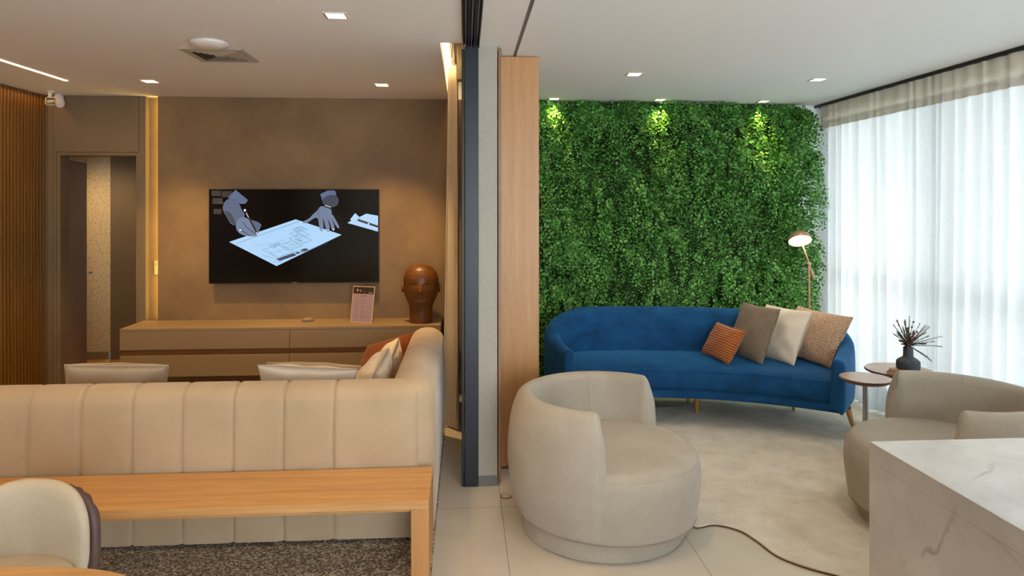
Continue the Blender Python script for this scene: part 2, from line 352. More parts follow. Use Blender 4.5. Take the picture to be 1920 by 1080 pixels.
# window wall behind the sheer curtain
wf = MB()
for y in (-2.9, -1.4, .1, 1.6, 3.1, 4.6, 6.1): wf.box(3.5, 3.56, y-.04, y+.04, 0, 2.52)
wf.box(3.5, 3.56, -3.1, 6.2, 1.07, 1.11).box(3.5, 3.56, -3.1, 6.2, 0, .07).box(3.5, 3.56, -3.1, 6.2, 2.44, 2.52)
wn_ = struct('window_1', wf, 'slate')
MB().box(3.525, 3.535, -3.1, 6.2, .05, 2.5).build('pane', 'glass', wn_)
struct('wall_right', MB().box(3.46, 3.62, -3.2, WR+.2, 2.5, CEIL+.1).box(3.46, 3.62, 6.14, WR+.2, 0, CEIL), 'ceiling')
# wooden box panel at the partition
struct('trim_2', MB().box(.196, .214, 4.045, 4.5, .02, CEIL-.01), 'oak_dark', bevel=.002)
pn = tag(MB().box(.215, .465, 4.28, 6.0, .02, CEIL-.005).build('wood_panel', 'oak_z', None, bevel=.002), 'tall light oak cladding panel between the grey stucco column and the green wall', 'panel')
# sliding door post and track
dr = thing('sliding_door_frame', 'dark slate metal sliding door post with its track running over the ceiling', 'door frame', (.03, 4.05, 0))
MB().box(-.003, .079, 4.03, 4.10, 0, CEIL+.0).build('post', 'slate', dr, bevel=.004)
MB().box(-.02, -.004, 4.035, 4.3, 0, CEIL-.02).build('side_rail', 'trackblack', dr, bevel=.002)
tk = MB(); tk.box(-.014, .084, -3.0, 4.10, CEIL+.022, CEIL+.038)
for x in (-.014, .018, .05, .078): tk.box(x, x+.006, -3.0, 4.10, CEIL-.012, CEIL+.022)
tk.build('track', 'trackblack', dr)
MB().box(.001, .006, -3, 4.09, CEIL-.004, CEIL+.0218).box(.034, .039, -3, 4.09, CEIL-.004, CEIL+.0218).box(.064, .067, -3, 4.09, CEIL-.004, CEIL+.0218).build('runner', 'alu', dr)
MB().box(.02, .03, 4.12, 5.9, .03, CEIL-.03).build('glass_leaf', 'glass', dr)
struct('trim_3', MB().box(.302, .318, -3.2, 4.28, CEIL+.004, CEIL+.028), 'rail_grey')
# ------------------------------------------------------------------ recessed lights
def downlight(u, v, label, mat, group, energy=0, col=(1, .66, .36), spot=95, s=.045, tilt=.12, blend=.7):
    p = PZ(u, v, CEIL); r = thing('downlight', label, 'ceiling light', (p.x, p.y, CEIL), 0, group); x, y = p.x, p.y
    f = MB(); a, b_ = s+.012, s
    for bx in ((x-a, x+a, y-a, y-b_), (x-a, x+a, y+b_, y+a), (x-a, x-b_, y-b_, y+b_), (x+b_, x+a, y-b_, y+b_)): f.box(*bx, CEIL-.004, CEIL+.0)
    f.build('frame', 'white', r)
    MB().box(x-b_, x+b_, y-b_, y+b_, CEIL-.003, CEIL-.001).build('diffuser', mat, r)
    MB().box(x-b_-.008, x-b_-.002, y-b_, y+b_, CEIL-.006, CEIL-.003).build('clip', 'rail_grey', r)
    if energy: lamp('downlight_beam', 'SPOT', (x, y, CEIL-.02), energy, col, r, .04, (tilt, 0, 0), spot, blend)
    return r
WARM = (1, .63, .24)
downlight(630, 29, 'square recessed downlight nearest the camera in the beige room ceiling, right of the air vent', 'lamp_soft', 'beige room downlights', 30, WARM)
downlight(281, 152, 'square recessed downlight near the doorway, left of the television', 'lamp_on', 'beige room downlights', 110, WARM, 84)
downlight(716, 159, 'bright square recessed downlight above the right edge of the television', 'lamp_on', 'beige room downlights', 125, WARM, 84)
downlight(1189, 139, 'square recessed downlight in the middle of the lounge ceiling, above the blue sofa seat', 'lamp_soft', 'lounge downlights', 26, (1, .78, .54))
downlight(1533, 149, 'square recessed downlight closest to the sheer curtain', 'lamp_soft', 'lounge downlights', 26, (1, .78, .54))
for u, v, l in ((1039, 184, 'small downlight washing the left end of the green wall, next to the oak panel'), (1237, 186, 'small downlight washing the middle of the green wall'), (1431, 189, 'small downlight washing the right part of the green wall')):
    downlight(u, v+1, l, 'lamp_soft', 'green wall washers', 24, (1, .82, .22), 76, .04, math.radians(14), 1)
for x, y in ((-1.6, .6), (-.9, 2.1), (-2.4, 2.4)):   # unseen downlights added above and ahead of the camera to warm the beige room
    p = (x, y)
    r = thing('downlight', 'square recessed downlight added above the dining corner for warm light, out of the picture', 'ceiling light', (x, y, CEIL), 0, 'added dining corner downlights')
    MB().box(x-.057, x+.057, y-.057, y+.057, CEIL-.004, CEIL).build('frame', 'white', r)
    MB().box(x-.045, x+.045, y-.045, y+.045, CEIL-.006, CEIL-.0041).build('diffuser', 'lamp_soft', r)
    lamp('downlight_beam', 'SPOT', (x, y, CEIL-.02), 20, WARM, r, .04, (0, 0, 0), 100, .7)
for x, y in ((.42, 2.75), (1.9, 2.6)):
    r = thing('downlight', 'square recessed downlight above the armchairs, out of the picture', 'ceiling light', (x, y, CEIL), 0, 'armchair downlights')
    MB().box(x-.057, x+.057, y-.057, y+.057, CEIL-.004, CEIL).build('frame', 'white', r)
    MB().box(x-.045, x+.045, y-.045, y+.045, CEIL-.006, CEIL-.0041).build('diffuser', 'lamp_soft', r)
    lamp('downlight_beam', 'SPOT', (x, y, CEIL-.02), 34, (1, .70, .42), r, .04, (0, 0, 0), 90, .7)
# LED line in the ceiling, cove LEDs
xl = PZ(126, 151, CEIL); led = thing('led_line', 'thin glowing linear light set in the ceiling beside the slatted wall', 'ceiling light', (xl.x, 3, CEIL))
MB().box(xl.x-.016, xl.x+.016, .6, xl.y, CEIL-.003, CEIL).build('housing', 'white', led)
MB().box(xl.x-.011, xl.x+.011, .61, xl.y-.01, CEIL-.006, CEIL-.0031).build('diffuser', 'led_warm', led)
lamp('led_glow', 'AREA', (xl.x, (.6+xl.y)/2, CEIL-.01), 26, WARM, led, .02, (0, 0, 0), size_y=xl.y-.6)
lamp('slat_wash', 'AREA', (XL+.07, 3, CEIL-.02), 5, (1, .45, .12), led, .03, (0, math.radians(-12), 0), size_y=6)
nl = thing('niche_light', 'vertical yellow light strips inside the narrow niche left of the television wall', 'light strip', (xn0, WB+.05, .7))
MB().box(xn0-.012, xn0+.002, WB+.125-.02, WB+.13-.02, .68, CEIL-.02).build('left_strip', 'led_yellow', nl)
MB().box(xn1-.006, xn1-.001, WB+.02, WB+.06, .68, CEIL-.02).build('right_strip', 'led_yellow', nl)
cl = tag(MB().box(XRE+.01, XRE+.022, 4.0, 6.0, CEIL+.145, CEIL+.158).build('recess_led', 'led_warm', None), 'warm light strip hidden in the ceiling recess above the beige drape', 'light strip')
lamp('recess_glow', 'AREA', (XRE+.04, 5.0, CEIL+.14), 4, (1, .66, .32), cl, .03, (0, 0, 0), size_y=2)
crr = thing('corridor_light', 'warm ceiling light in the corridor seen through the open doorway', 'ceiling light', (-3.75, 7.0, 2.2))
MB().box(-3.8, -3.7, 6.95, 7.05, 2.205, 2.219).build('diffuser', 'lamp_on', crr)
lamp('corridor_beam', 'SPOT', (-3.95, 6.75, 2.19), 48, (1, .70, .36), crr, .15, (math.radians(15), 0, 0), 150)
# ------------------------------------------------------------------ ceiling fittings
p = PZ(414, 102, CEIL); v_ = thing('air_vent', 'square grey ceiling air vent with slanted louvres in the beige room', 'vent', (p.x, p.y, CEIL)); h = .182
f = MB()
for k, (a, b_) in enumerate(((h, h-.03),)):
    for bx in ((-a, a, -a, -b_), (-a, a, b_, a), (-a, -b_, -b_, b_), (b_, a, -b_, b_)): f.box(p.x+bx[0], p.x+bx[1], p.y+bx[2], p.y+bx[3], CEIL-.012, CEIL)
f.build('frame', flat('vent_paint', 'b5ac9a', .5), v_, bevel=.003)
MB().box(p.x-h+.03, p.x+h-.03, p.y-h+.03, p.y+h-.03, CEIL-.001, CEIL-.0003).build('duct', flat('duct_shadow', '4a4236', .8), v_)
lv = MB()
for k in range(5):
    a = h-.030-k*.027; b_ = a-.021
    for sx, sy in ((1, 0), (-1, 0), (0, 1), (0, -1)):
        tx, ty = -sy, sx; pts = []
        for (dd_, ll, z) in ((a, a, CEIL-.001), (a, -a, CEIL-.001), (b_, -b_, CEIL-.014), (b_, b_, CEIL-.014)): pts.append((p.x+sx*dd_+tx*ll, p.y+sy*dd_+ty*ll, z))
        lv.add(pts, [(0, 1, 2, 3)])
lo = lv.build('louvre', flat('vent_louvre', 'b5ac9a', .5), v_); so = lo.modifiers.new('s', 'SOLIDIFY'); so.thickness = .0015
MB().box(p.x-.03, p.x+.03, p.y-.03, p.y+.03, CEIL-.014, CEIL-.002).build('centre_plate', flat('vent_plate', 'b5ac9a', .5), v_)
p = PZ(392, 77, CEIL); dm = thing('access_point', 'round white domed wireless access point on the ceiling next to the air vent', 'ceiling device', (p.x, p.y, CEIL))
MB().lathe([(.08, 0), (.1, -.004), (.105, -.012), (.1, -.022), (.08, -.034), (.05, -.041), (.0005, -.044)], (p.x, p.y, CEIL), 40).build('cover', 'white', dm, smooth=60)
MB().lathe([(.083, .0), (.083, -.005)], (p.x, p.y, CEIL), 40).build('mount', 'taupe', dm)
# security cameras
q = P(94, 190, 5.6); cm = thing('security_camera', 'white bullet security camera with a dark lens, nearest the slatted wall', 'security camera', (q.x, q.y, CEIL), 0, 'corner security devices')
cr_ = Matrix.Rotation(math.radians(33), 4, 'Z'); cm_m = Matrix.Translation((0, 0, q.z-CEIL)) @ cr_
MB().box(-.035, .035, -.07, .05, -.037, .03).build('body', 'white', cm, bevel=.02, seg=4).matrix_parent_inverse = cm_m
MB().box(-.029, .029, -.073, -.066, -.03, .018).build('lens', 'gloss_black', cm, bevel=.003).matrix_parent_inverse = cm_m
MB().lathe([(.03, 0), (.03, -.008), (.014, -.012), (.014, -.06)], (q.x, q.y, CEIL), 20).build('bracket', 'white', cm, smooth=40)
q = P(113, 190, 5.75); cm = thing('motion_sensor', 'white angled cylinder sensor mounted beside the bullet camera', 'security camera', (q.x, q.y, CEIL), 0, 'corner security devices')
MB().tube([(q.x-.03, q.y+.03, q.z+.045), (q.x-.02, q.y+.01, q.z+.03), (q.x+.02, q.y-.04, q.z-.03), (q.x+.026, q.y-.047, q.z-.042)], [.035, .038, .038, .025], 20).build('body', 'white', cm, smooth=60)
MB().tube([(q.x-.03, q.y+.03, q.z+.03), (q.x-.05, q.y+.03, CEIL)], [.014, .02], 12).build('bracket', 'white', cm, smooth=50)
# light switch in niche
sw = thing('light_switch', 'pale socket plate in the lit niche left of the television wall', 'switch', (XY(294, WB+.07), WB+.07, ZY(294, 503, WB)))
q = sw.location; MB().box(q.x-.02, q.x+.03, q.y-.01, q.y, q.z-.06, q.z+.06).build('plate', 'switch', sw, bevel=.003)
MB().lathe([(.004, 0), (.004, .002)], (0, 0, 0), 12).build('hole', 'black', sw).matrix_parent_inverse = Matrix.Translation((-.002, -.011, .03)) @ Matrix.Rotation(PI/2, 4, 'X')
# ------------------------------------------------------------------ console
YF = 5.66; xc0, xc1 = PZ(241, 611, .674).x, -.2
cs = thing('media_console', 'long low taupe media console with oak recess, mounted below the television', 'console', ((xc0+xc1)/2, 5.85, .28))
MB().box(xc0+.01, xc1-.01, YF+.025, WB-.002, .285, .65).build('body', 'taupe_dark', cs)
MB().box(xc0, xc1, YF, WB-.001, .652, .674).build('top_panel', 'taupe', cs, bevel=.002)
MB().box(xc0+.003, xc1-.003, YF+.022, YF+.026, .45, .51).build('recess_strip', 'gap_wood', cs)
xs = XY(543, YF); 
for a, b_ in ((xc0, xs-.002), (xs+.002, xc1)):
    MB().box(a, b_, YF, YF+.02, .503, .650).build('drawer', 'taupe', cs, bevel=.0015)
    MB().box(a, b_, YF, YF+.02, .285, .455).build('drawer', 'taupe', cs, bevel=.0015)
# ------------------------------------------------------------------ television
YT = 5.985; tx0, tx1 = XY(391.5, YT), XY(711, YT); tz1, tz0 = ZY(550, 354.5, YT), ZY(550, 531, YT)
tv = thing('television', 'large wall-mounted flat television showing hands drawing on a plan', 'television', ((tx0+tx1)/2, YT, tz0))
MB().box(tx0, tx1, YT, YT+.035, tz0, tz1).build('bezel', 'black', tv, bevel=.003)
MB().box(tx0+.3, tx1-.3, YT+.035, WB, tz0+.2, tz1-.2).build('wall_mount', 'black', tv)
MB().box(tx0+.006, tx1-.006, YT-.0015, YT, tz0+.012, tz1-.006).build('screen', 'gloss_black', tv)
TW, TH = tx1-tx0, tz1-tz0
def T(px, py, k): return (tx0+(px-62)/1725*TW, YT-.0016-.0003*k, tz1-(py-78)/955*TH)
scr = MB(); cols = ['a9cdee', '5f7396', '42526f', '93a8cc', '6d82a8', '2a3346', '0c0d12', '3a4763', 'dfeffc', '1a1c22']
smat = [emit('screen_'+n_, h_, s_) for n_, h_, s_ in (('paper', 'a4cbee', .95), ('skin', '5f7398', .55), ('sleeve_dark', '3a4763', .5), ('skin_light', '7d92b6', .58), ('sleeve', '667ca6', .55), ('line', '3c5170', .6), ('dark', '08090c', .3), ('shade', '3d4b6c', .5), ('bright', 'e8f4ff', 1.0), ('faint', '24262f', .4))]
def SP(pts, k, mi, sm=0):
    if sm: pts = smoothcurve(pts, sm)
    scr.add([T(x, y, k) for x, y in pts], [tuple(range(len(pts)))], mi)
def SL(x0, y0, x1, y1, wd, k, mi):
    L = math.hypot(x1-x0, y1-y0); nx, ny = -(y1-y0)/L*wd/2, (x1-x0)/L*wd/2; SP([(x0+nx, y0+ny), (x1+nx, y1+ny), (x1-nx, y1-ny), (x0-nx, y0-ny)], k, mi)
for (x0, y0, x1, y1) in ((90, 95, 180, 150), (190, 100, 300, 160), (100, 170, 200, 230), (110, 280, 190, 330)): SP([(x0, y0), (x1, y0), (x1, y1), (x0, y1)], 1, 9)
SP([(265, 612), (935, 385), (1402, 543), (742, 858)], 1, 0)
SP([(1460, 422), (1500, 400), (1490, 385), (1540, 322), (1585, 362), (1655, 328), (1775, 350), (1775, 512)], 1, 0)
SL(1570, 392, 1776, 462, 22, 2, 6); SL(1672, 428, 1684, 434, 14, 3, 8); SL(1585, 362, 1560, 405, 3, 3, 7)
SL(340, 628, 970, 405, 3, 2, 5)
# plan on the sheet: axes e1 along (265,612)->(935,385), e2 along (265,612)->(742,858)
def PL(a, b_): return (265+670*a+477*b_, 612-227*a+246*b_)
rnd = random.Random(3)
def prect(a, b_, c_, d_, mi, k=2): SP([PL(a, b_), PL(c_, b_), PL(c_, d_), PL(a, d_)], k, mi)
def pline(a, b_, c_, d_, w_=2.2, mi=5): x0, y0 = PL(a, b_); x1, y1 = PL(c_, d_); SL(x0, y0, x1, y1, w_, 3, mi)
for (a, b_, c_, d_) in ((.16, .48, .42, .8), (.42, .5, .6, .72), (.6, .42, .78, .66), (.7, .3, .85, .5), (.3, .42, .42, .5), (.8, .22, .93, .34)):
    for q in ((a, b_, c_, b_), (c_, b_, c_, d_), (c_, d_, a, d_), (a, d_, a, b_)): pline(*q)
    for k in range(9):
        if rnd.random() < .5: y_ = rnd.uniform(b_, d_); pline(rnd.uniform(a, (a+c_)/2), y_, rnd.uniform((a+c_)/2, c_), y_, 1.6, rnd.choice((5, 7)))
        else: x_ = rnd.uniform(a, c_); pline(x_, rnd.uniform(b_, (b_+d_)/2), x_, rnd.uniform((b_+d_)/2, d_), 1.6, rnd.choice((5, 7)))
prect(.12, .82, .38, .9, 7); prect(.4, .82, .45, .88, 5); prect(.5, .8, .58, .88, 5); prect(.47, .83, .49, .88, 5)
pline(.05, .88, .14, .93); pline(.06, .62, .16, .9, 1.6); pline(.3, .42, .55, .42, 1.6)
for k in range(10): pline(.6+.03*k, .84, .61+.03*k, .88, 2)
for k in range(8): pline(.14+.03*k, .3+.01*k, .15+.03*k, .3+.01*k+.015, 2, 7)
# left arm and hand
SP([(330, 86), (455, 190), (430, 225), (385, 230), (300, 180), (255, 165)], 2, 4)
SP([(290, 170), (350, 200), (395, 290), (420, 330), (410, 365), (340, 400), (325, 445), (280, 425), (235, 350), (205, 290), (208, 235), (240, 190)], 3, 1, 5)
SP([(225, 300), (290, 330), (330, 440), (300, 430), (245, 360)], 4, 2, 4)
SP([(345, 395), (400, 362), (450, 375), (500, 395), (580, 430), (582, 460), (562, 500), (560, 540), (520, 556), (440, 552), (370, 525), (338, 480), (335, 430)], 4, 3, 5)
SP([(495, 398), (560, 415), (585, 445), (565, 478), (555, 510), (530, 480)], 5, 1, 4)
for q in ((378, 470, 410, 510), (410, 510, 470, 545), (405, 410, 440, 462), (440, 462, 505, 515), (505, 515, 530, 530)): SL(*q, 6, 6, 6)
SL(418, 285, 430, 300, 20, 8, 8); SL(430, 300, 545, 525, 18, 7, 6); SL(437, 320, 460, 365, 5, 8, 8); SL(540, 515, 558, 550, 8, 8, 8); SL(368, 497, 388, 488, 12, 7, 8)
SL(160, 216, 212, 216, 4, 2, 4)
# right arm and hand
SP([(1185, 128), (1260, 92), (1335, 92), (1350, 140), (1280, 140), (1225, 170), (1205, 200)], 2, 4)
SP([(1225, 165), (1285, 138), (1345, 145), (1372, 190), (1360, 235), (1310, 262), (1235, 240), (1205, 210)], 3, 2, 4)
SP([(1225, 240), (1300, 262), (1300, 285), (1215, 255)], 5, 6); SL(1232, 242, 1290, 262, 5, 6, 8)
SP([(1200, 250), (1290, 285), (1300, 330), (1290, 370), (1240, 385), (1170, 380), (1130, 370), (1060, 415), (1015, 425), (1012, 405), (1065, 380), (1110, 335), (1150, 300)], 4, 3, 5)
for pts in ([(1165, 370), (1205, 365), (1215, 490), (1182, 497), (1172, 440)], [(1215, 365), (1260, 360), (1280, 495), (1250, 503), (1232, 440)], [(1262, 360), (1295, 355), (1333, 488), (1305, 493), (1285, 430)], [(1285, 340), (1315, 345), (1378, 462), (1358, 470), (1320, 410)]): SP(pts, 5, 3, 4)
for q in ((1210, 380, 1222, 470), (1260, 375, 1282, 465), (1297, 370, 1330, 450), (1160, 310, 1180, 370)): SL(*q, 4, 7, 7)
for q in ((1198, 488), (1264, 494), (1318, 486)): SL(q[0]-7, q[1], q[0]+7, q[1], 8, 7, 8)
pic = scr.build('screen_picture', smat, [c for c in tv.children if c.name.startswith('screen')][0])
MB().box((tx0+tx1)/2-.02, (tx0+tx1)/2+.02, YT-.0022, YT-.0005, tz0+.002, tz0+.008).build('badge', 'alu', tv)
# ------------------------------------------------------------------ things on the console
zt = .6742; q = PZ(577, 602, zt); pk = thing('remote_puck', 'small round grey device lying on the console', 'device', (q.x, q.y, zt))
MB().lathe([(.045, 0), (.05, .006), (.05, .014), (.03, .018)], tuple(q), 32).build('shell', flat('puck_grey', '8a7f70', .4), pk, smooth=40)
MB().lathe([(.046, .0185), (.04, .026), (.01, .03)], tuple(q), 32).build('cap', 'taupe', pk, smooth=40)
# acrylic sign: a small local frame (s across, t up)
s0 = PZ(656, 603.5, zt); s1 = PZ(697, 606, zt); ex = (s1-s0); wS = ex.length; ex.normalize(); up = Vector((0.07, .16, 1)).normalized(); hS = .305
nS = ex.cross(up).normalized(); sg = thing('menu_stand', 'small acrylic sign holder with a printed mauve sheet on the console', 'sign', tuple((s0+s1)/2))
def SG(a, b_, d): return s0+ex*(a*wS)+up*(b_*hS)+nS*d
if nS.y > 0: nS = -nS
def quad(mb, a0, b0, a1, b1, d0, d1, mi=0):
    vs = [SG(a0, b0, d0), SG(a1, b0, d0), SG(a1, b1, d0), SG(a0, b1, d0), SG(a0, b0, d1), SG(a1, b0, d1), SG(a1, b1, d1), SG(a0, b1, d1)]
    mb.add(vs, [(3, 2, 1, 0), (4, 5, 6, 7), (0, 1, 5, 4), (1, 2, 6, 5), (2, 3, 7, 6), (3, 0, 4, 7)], mi)
m = MB(); quad(m, 0, 0, 1, 1, -.004, .0); m.build('holder', flat('acrylic_edge', 'd8b98c', .2), sg)
bm_ = MB(); s2 = SG(0, .0, -.004); bm_.add([SG(0, .0, -.004), SG(1, .0, -.004), SG(1, .0, -.004)+Vector((0, .07, .0)), SG(0, .0, -.004)+Vector((0, .07, .0)), SG(0, .012, -.004), SG(1, .012, -.004), SG(1, .0, -.004)+Vector((0, .07, .004)), SG(0, .0, -.004)+Vector((0, .07, .004))], [(0, 1, 2, 3), (4, 5, 6, 7), (2, 3, 7, 6), (0, 3, 7, 4), (1, 2, 6, 5)]); bm_.build('foot', 'glass', sg)
m = MB(); quad(m, .03, .02, .97, .98, .0002, .001); m.build('sheet', flat('mauve_paper', 'a08890', .6), sg)
m = MB(); quad(m, .03, .79, .97, .98, .0011, .0016); m.build('header', flat('header_print', '33221f', .5), sg)
m = MB()
for k, (a, b_) in enumerate(((.2, .24), (.22, .26), (.34, .36), (.38, .4))): quad(m, a, .85, b_, .92-.01*k, .0017, .002)
for k in range(5): quad(m, .74+.035*k, .815, .765+.035*k, .835, .0017, .002)
quad(m, .52, .825, .55, .84, .0017, .002)
m.build('header_lettering', flat('pale_ink', 'cdbcae', .6), sg)
m = MB(); rr = random.Random(5)
for k in range(12): quad(m, .34+.027*k, .715, .358+.027*k, .74, .0011, .0016) if k != 3 else None
for k in range(13):
    zz = .66-.045*k
    for a in (.16, .45):
        x_ = a
        while x_ < a+rr.uniform(.08, .2): quad(m, x_, zz, x_+.018, zz+.012, .0011, .0014); x_ += .026
    if k in (5, 11): quad(m, .55, zz, .9, zz+.008, .0011, .0014)
m.build('printed_lines', flat('grey_ink', '7a5c62', .6), sg)
# head sculpture
hc = P(789.5, 606, 5.78); hc.z = zt; pxm = 5.78/FOC
sc = thing('head_sculpture', 'smooth brown ceramic head sculpture standing on the right end of the console', 'sculpture', tuple(hc))
def prof(tt):
    ks = [(0, 21.5), (.2, 21), (.3, 22), (.38, 26), (.46, 30), (.56, 32.5), (.66, 33), (.76, 32.5), (.84, 30), (.91, 25), (.96, 18), (.99, 9), (1, 0.5)]
    for (a, x), (b_, y) in zip(ks, ks[1:]):
        if tt <= b_: f_ = (tt-a)/(b_-a); return x+(y-x)*f_
    return .5
rows = []; N = 64; K = 72; HH = 109*pxm
ks = [math.sin(PI/2*(i/K)) if False else (1-(1-i/K)**1.25) for i in range(K+1)]
for i in range(K+1):
    tt = ks[i]; r = prof(tt)*pxm; row = []
    for j in range(N):
        an = 2*PI*j/N; cx_, cy_ = math.cos(an), math.sin(an)
        rad_x = r; rad_y = r*.82
        x = rad_x*cx_; y = rad_y*cy_; 
        if cy_ < 0:     # face side looks to -Y
            fx = x/ (33*pxm); fz = tt
            nose = math.exp(-(fx/.10)**2)*max(0, 1-abs(fz-.56)/.12)*(1.0 if fz > .55 else max(0, 1-(.55-fz)/.03))*.035
            brow = -.008*math.exp(-((abs(fx)-.42)/.2)**2)*math.exp(-((fz-.655)/.03)**2)
            lip = .014*math.exp(-(fx/.24)**2)*math.exp(-((fz-.375)/.022)**2) - .010*math.exp(-(fx/.3)**2)*math.exp(-((fz-.41)/.014)**2)
            y -= nose+brow+lip
        row.append((hc.x+x, hc.y+y, hc.z+tt*HH))
    rows.append(row)
hb = MB().grid(rows, closeu=True); hb.add(rows[0], [tuple(range(N))]); hdm = hb.build('head', 'ceramic', sc, smooth=True, weld=True)
for s_ in (-1, 1):
    e = MB().lathe([(.001, -.012), (.03, -.01), (.034, 0), (.03, .01), (.001, .012)], (0, 0, 0), 20)
    o = e.build('ear', 'ceramic', sc, smooth=True); o.matrix_parent_inverse = Matrix.Translation((s_*33.5*pxm, .0, HH*.6)) @ Matrix.Rotation(PI/2, 4, 'Y') @ Matrix.Diagonal((1.25, .8, 1, 1))
    ey = MB(); pts = [(hc.x+s_*(.06+dx_), hc.y-.105+abs(dx_+.0)*.25+ (.012 if dx_ > 0 else 0)*0, hc.z+HH*(.645)+.006*math.cos(dx_/.03*1.3)) for dx_ in np.linspace(-.03, .03, 9)]
    ey.tube(pts, [.0015, .003, .0045, .005, .0055, .005, .0045, .003, .0015], 8); ey.build('eyelid', 'ceramic', hdm, smooth=True)
# ------------------------------------------------------------------ beige drape beside the sliding door
dp = thing('drape', 'beige floor-length drape hanging from the lit ceiling recess beside the sliding door', 'curtain', (-.1, 5.1, 0))
rows = []; nz_ = 24; n = 160
for i in range(nz_+1):
    tt = i/nz_; z = .015+tt*(CEIL+.1-.015); am = .066-.028*tt; row = []
    for j in range(n+1):
        s_ = j/n; y = 5.02+s_*.75; ph = s_*4*2*PI+.6
        row.append((-.088-.016*(1-tt)+am*.85*math.sin(ph+.3*math.sin(3*tt)), y+.02*math.sin(2*ph), z))
    rows.append(row)
o = MB().grid(rows).build('cloth', 'curtain_beige', dp, smooth=True); so = o.modifiers.new('s', 'SOLIDIFY'); so.thickness = .006
MB().box(-.1, -.075, 4.05, 6.0, CEIL+.125, CEIL+.16).build('rail', 'alu', dp)
MB().box(-.055, -.02, 4.62, 4.72, CEIL-.09, CEIL+.16).build('motor', 'switch', dp, bevel=.005)
MB().tube([(-.09, 4.5, CEIL+.15), (-.087, 4.5, CEIL+.03)], .004).build('cord', 'alu', dp)
# ------------------------------------------------------------------ beige sofa
sf = thing('corner_sofa', 'large beige corner sofa seen from behind with vertical channel stitching', 'sofa', (-1.4, 4.0, 0))
def sweepx(x0, x1, seams, yc, th, z0, z1, endr=.05, puff=.006):
    xs_ = list(np.linspace(x0, x1, 40))+[x0+.01, x1-.01, x0+.025, x1-.025]
    for q in seams: xs_ += [q+d for d in (-.045, -.03, -.018, -.010, -.005, -.0015, .0015, .005, .010, .018, .03, .045)]
    xs_ = sorted(x for x in xs_ if x0 <= x <= x1); rows = []
    hw = th/2; rt = .085
    loop = []
    for k in range(9): loop.append((-hw, z0+(z1-rt-z0)*k/8))
    for k in range(1, 13): a = PI-PI*k/13; loop.append((hw*math.cos(a), z1-rt+rt*math.sin(a)))
    for k in range(9): loop.append((hw, z1-rt-(z1-rt-z0)*k/8))
    for x in xs_:
        g = max([math.exp(-((x-q)/.008)**2) for q in seams]+[0]); gg = g*.013
        de = min(x-x0, x1-x); e = 0 if de > endr else endr-math.sqrt(max(0, endr**2-(endr-de)**2))
        row = []
        for y, z in loop:
            ny = math.copysign(min(1, abs(y)/hw), y); y2 = y-ny*(gg+e*.9); z2 = z
            if z > z1-rt: z2 = z-(gg+e*.8)*((z-(z1-rt))/rt)
            zf = (z-z0)/(z1-z0); y2 += ny*.010*math.sin(PI*min(1, zf))
            row.append((x, yc+y2, z2))
        rows.append(row)
    m = MB().grid(rows); m.add(rows[0], [tuple(range(len(loop)))]); m.add(rows[-1], [tuple(range(len(loop)))]); return m
zs = 3.31
seams = [XY(u, 3.38) for u in (-134, -40, 53, 152, 247, 341, 437, 531, 625)]
sweepx(-3.05, -.228, seams, 3.475, .20, .03, .782).build('back_panel', 'beige_sofa', sf, smooth=50)
# side section swept along Y : same function with swapped axes
m = sweepx(3.40, 5.0, [4.30], 0, .225, .03, .79, endr=.09)
m.v = [(-.155-.1125-y, x, z) for x, y, z in m.v]; m.build('side_panel', 'beige_sofa', sf, smooth=50)
MB().box(-3.0, -.38, 3.57, 4.30, .06, .30).box(-1.25, -.38, 4.30, 4.95, .06, .30).build('seat_base', 'beige_sofa', sf, bevel=.02)
for a, b_, y1 in ((-3.0, -2.15, 4.33), (-2.14, -1.27, 4.33), (-1.26, -.375, 4.97)): MB().box(a, b_, 3.57, y1, .30, .43).build('seat_cushion', 'beige_sofa', sf, bevel=.035, seg=4)
MB().box(-3.17, -2.98, 3.40, 4.33, .03, .60).build('arm', 'beige_sofa', sf, bevel=.06, seg=5)
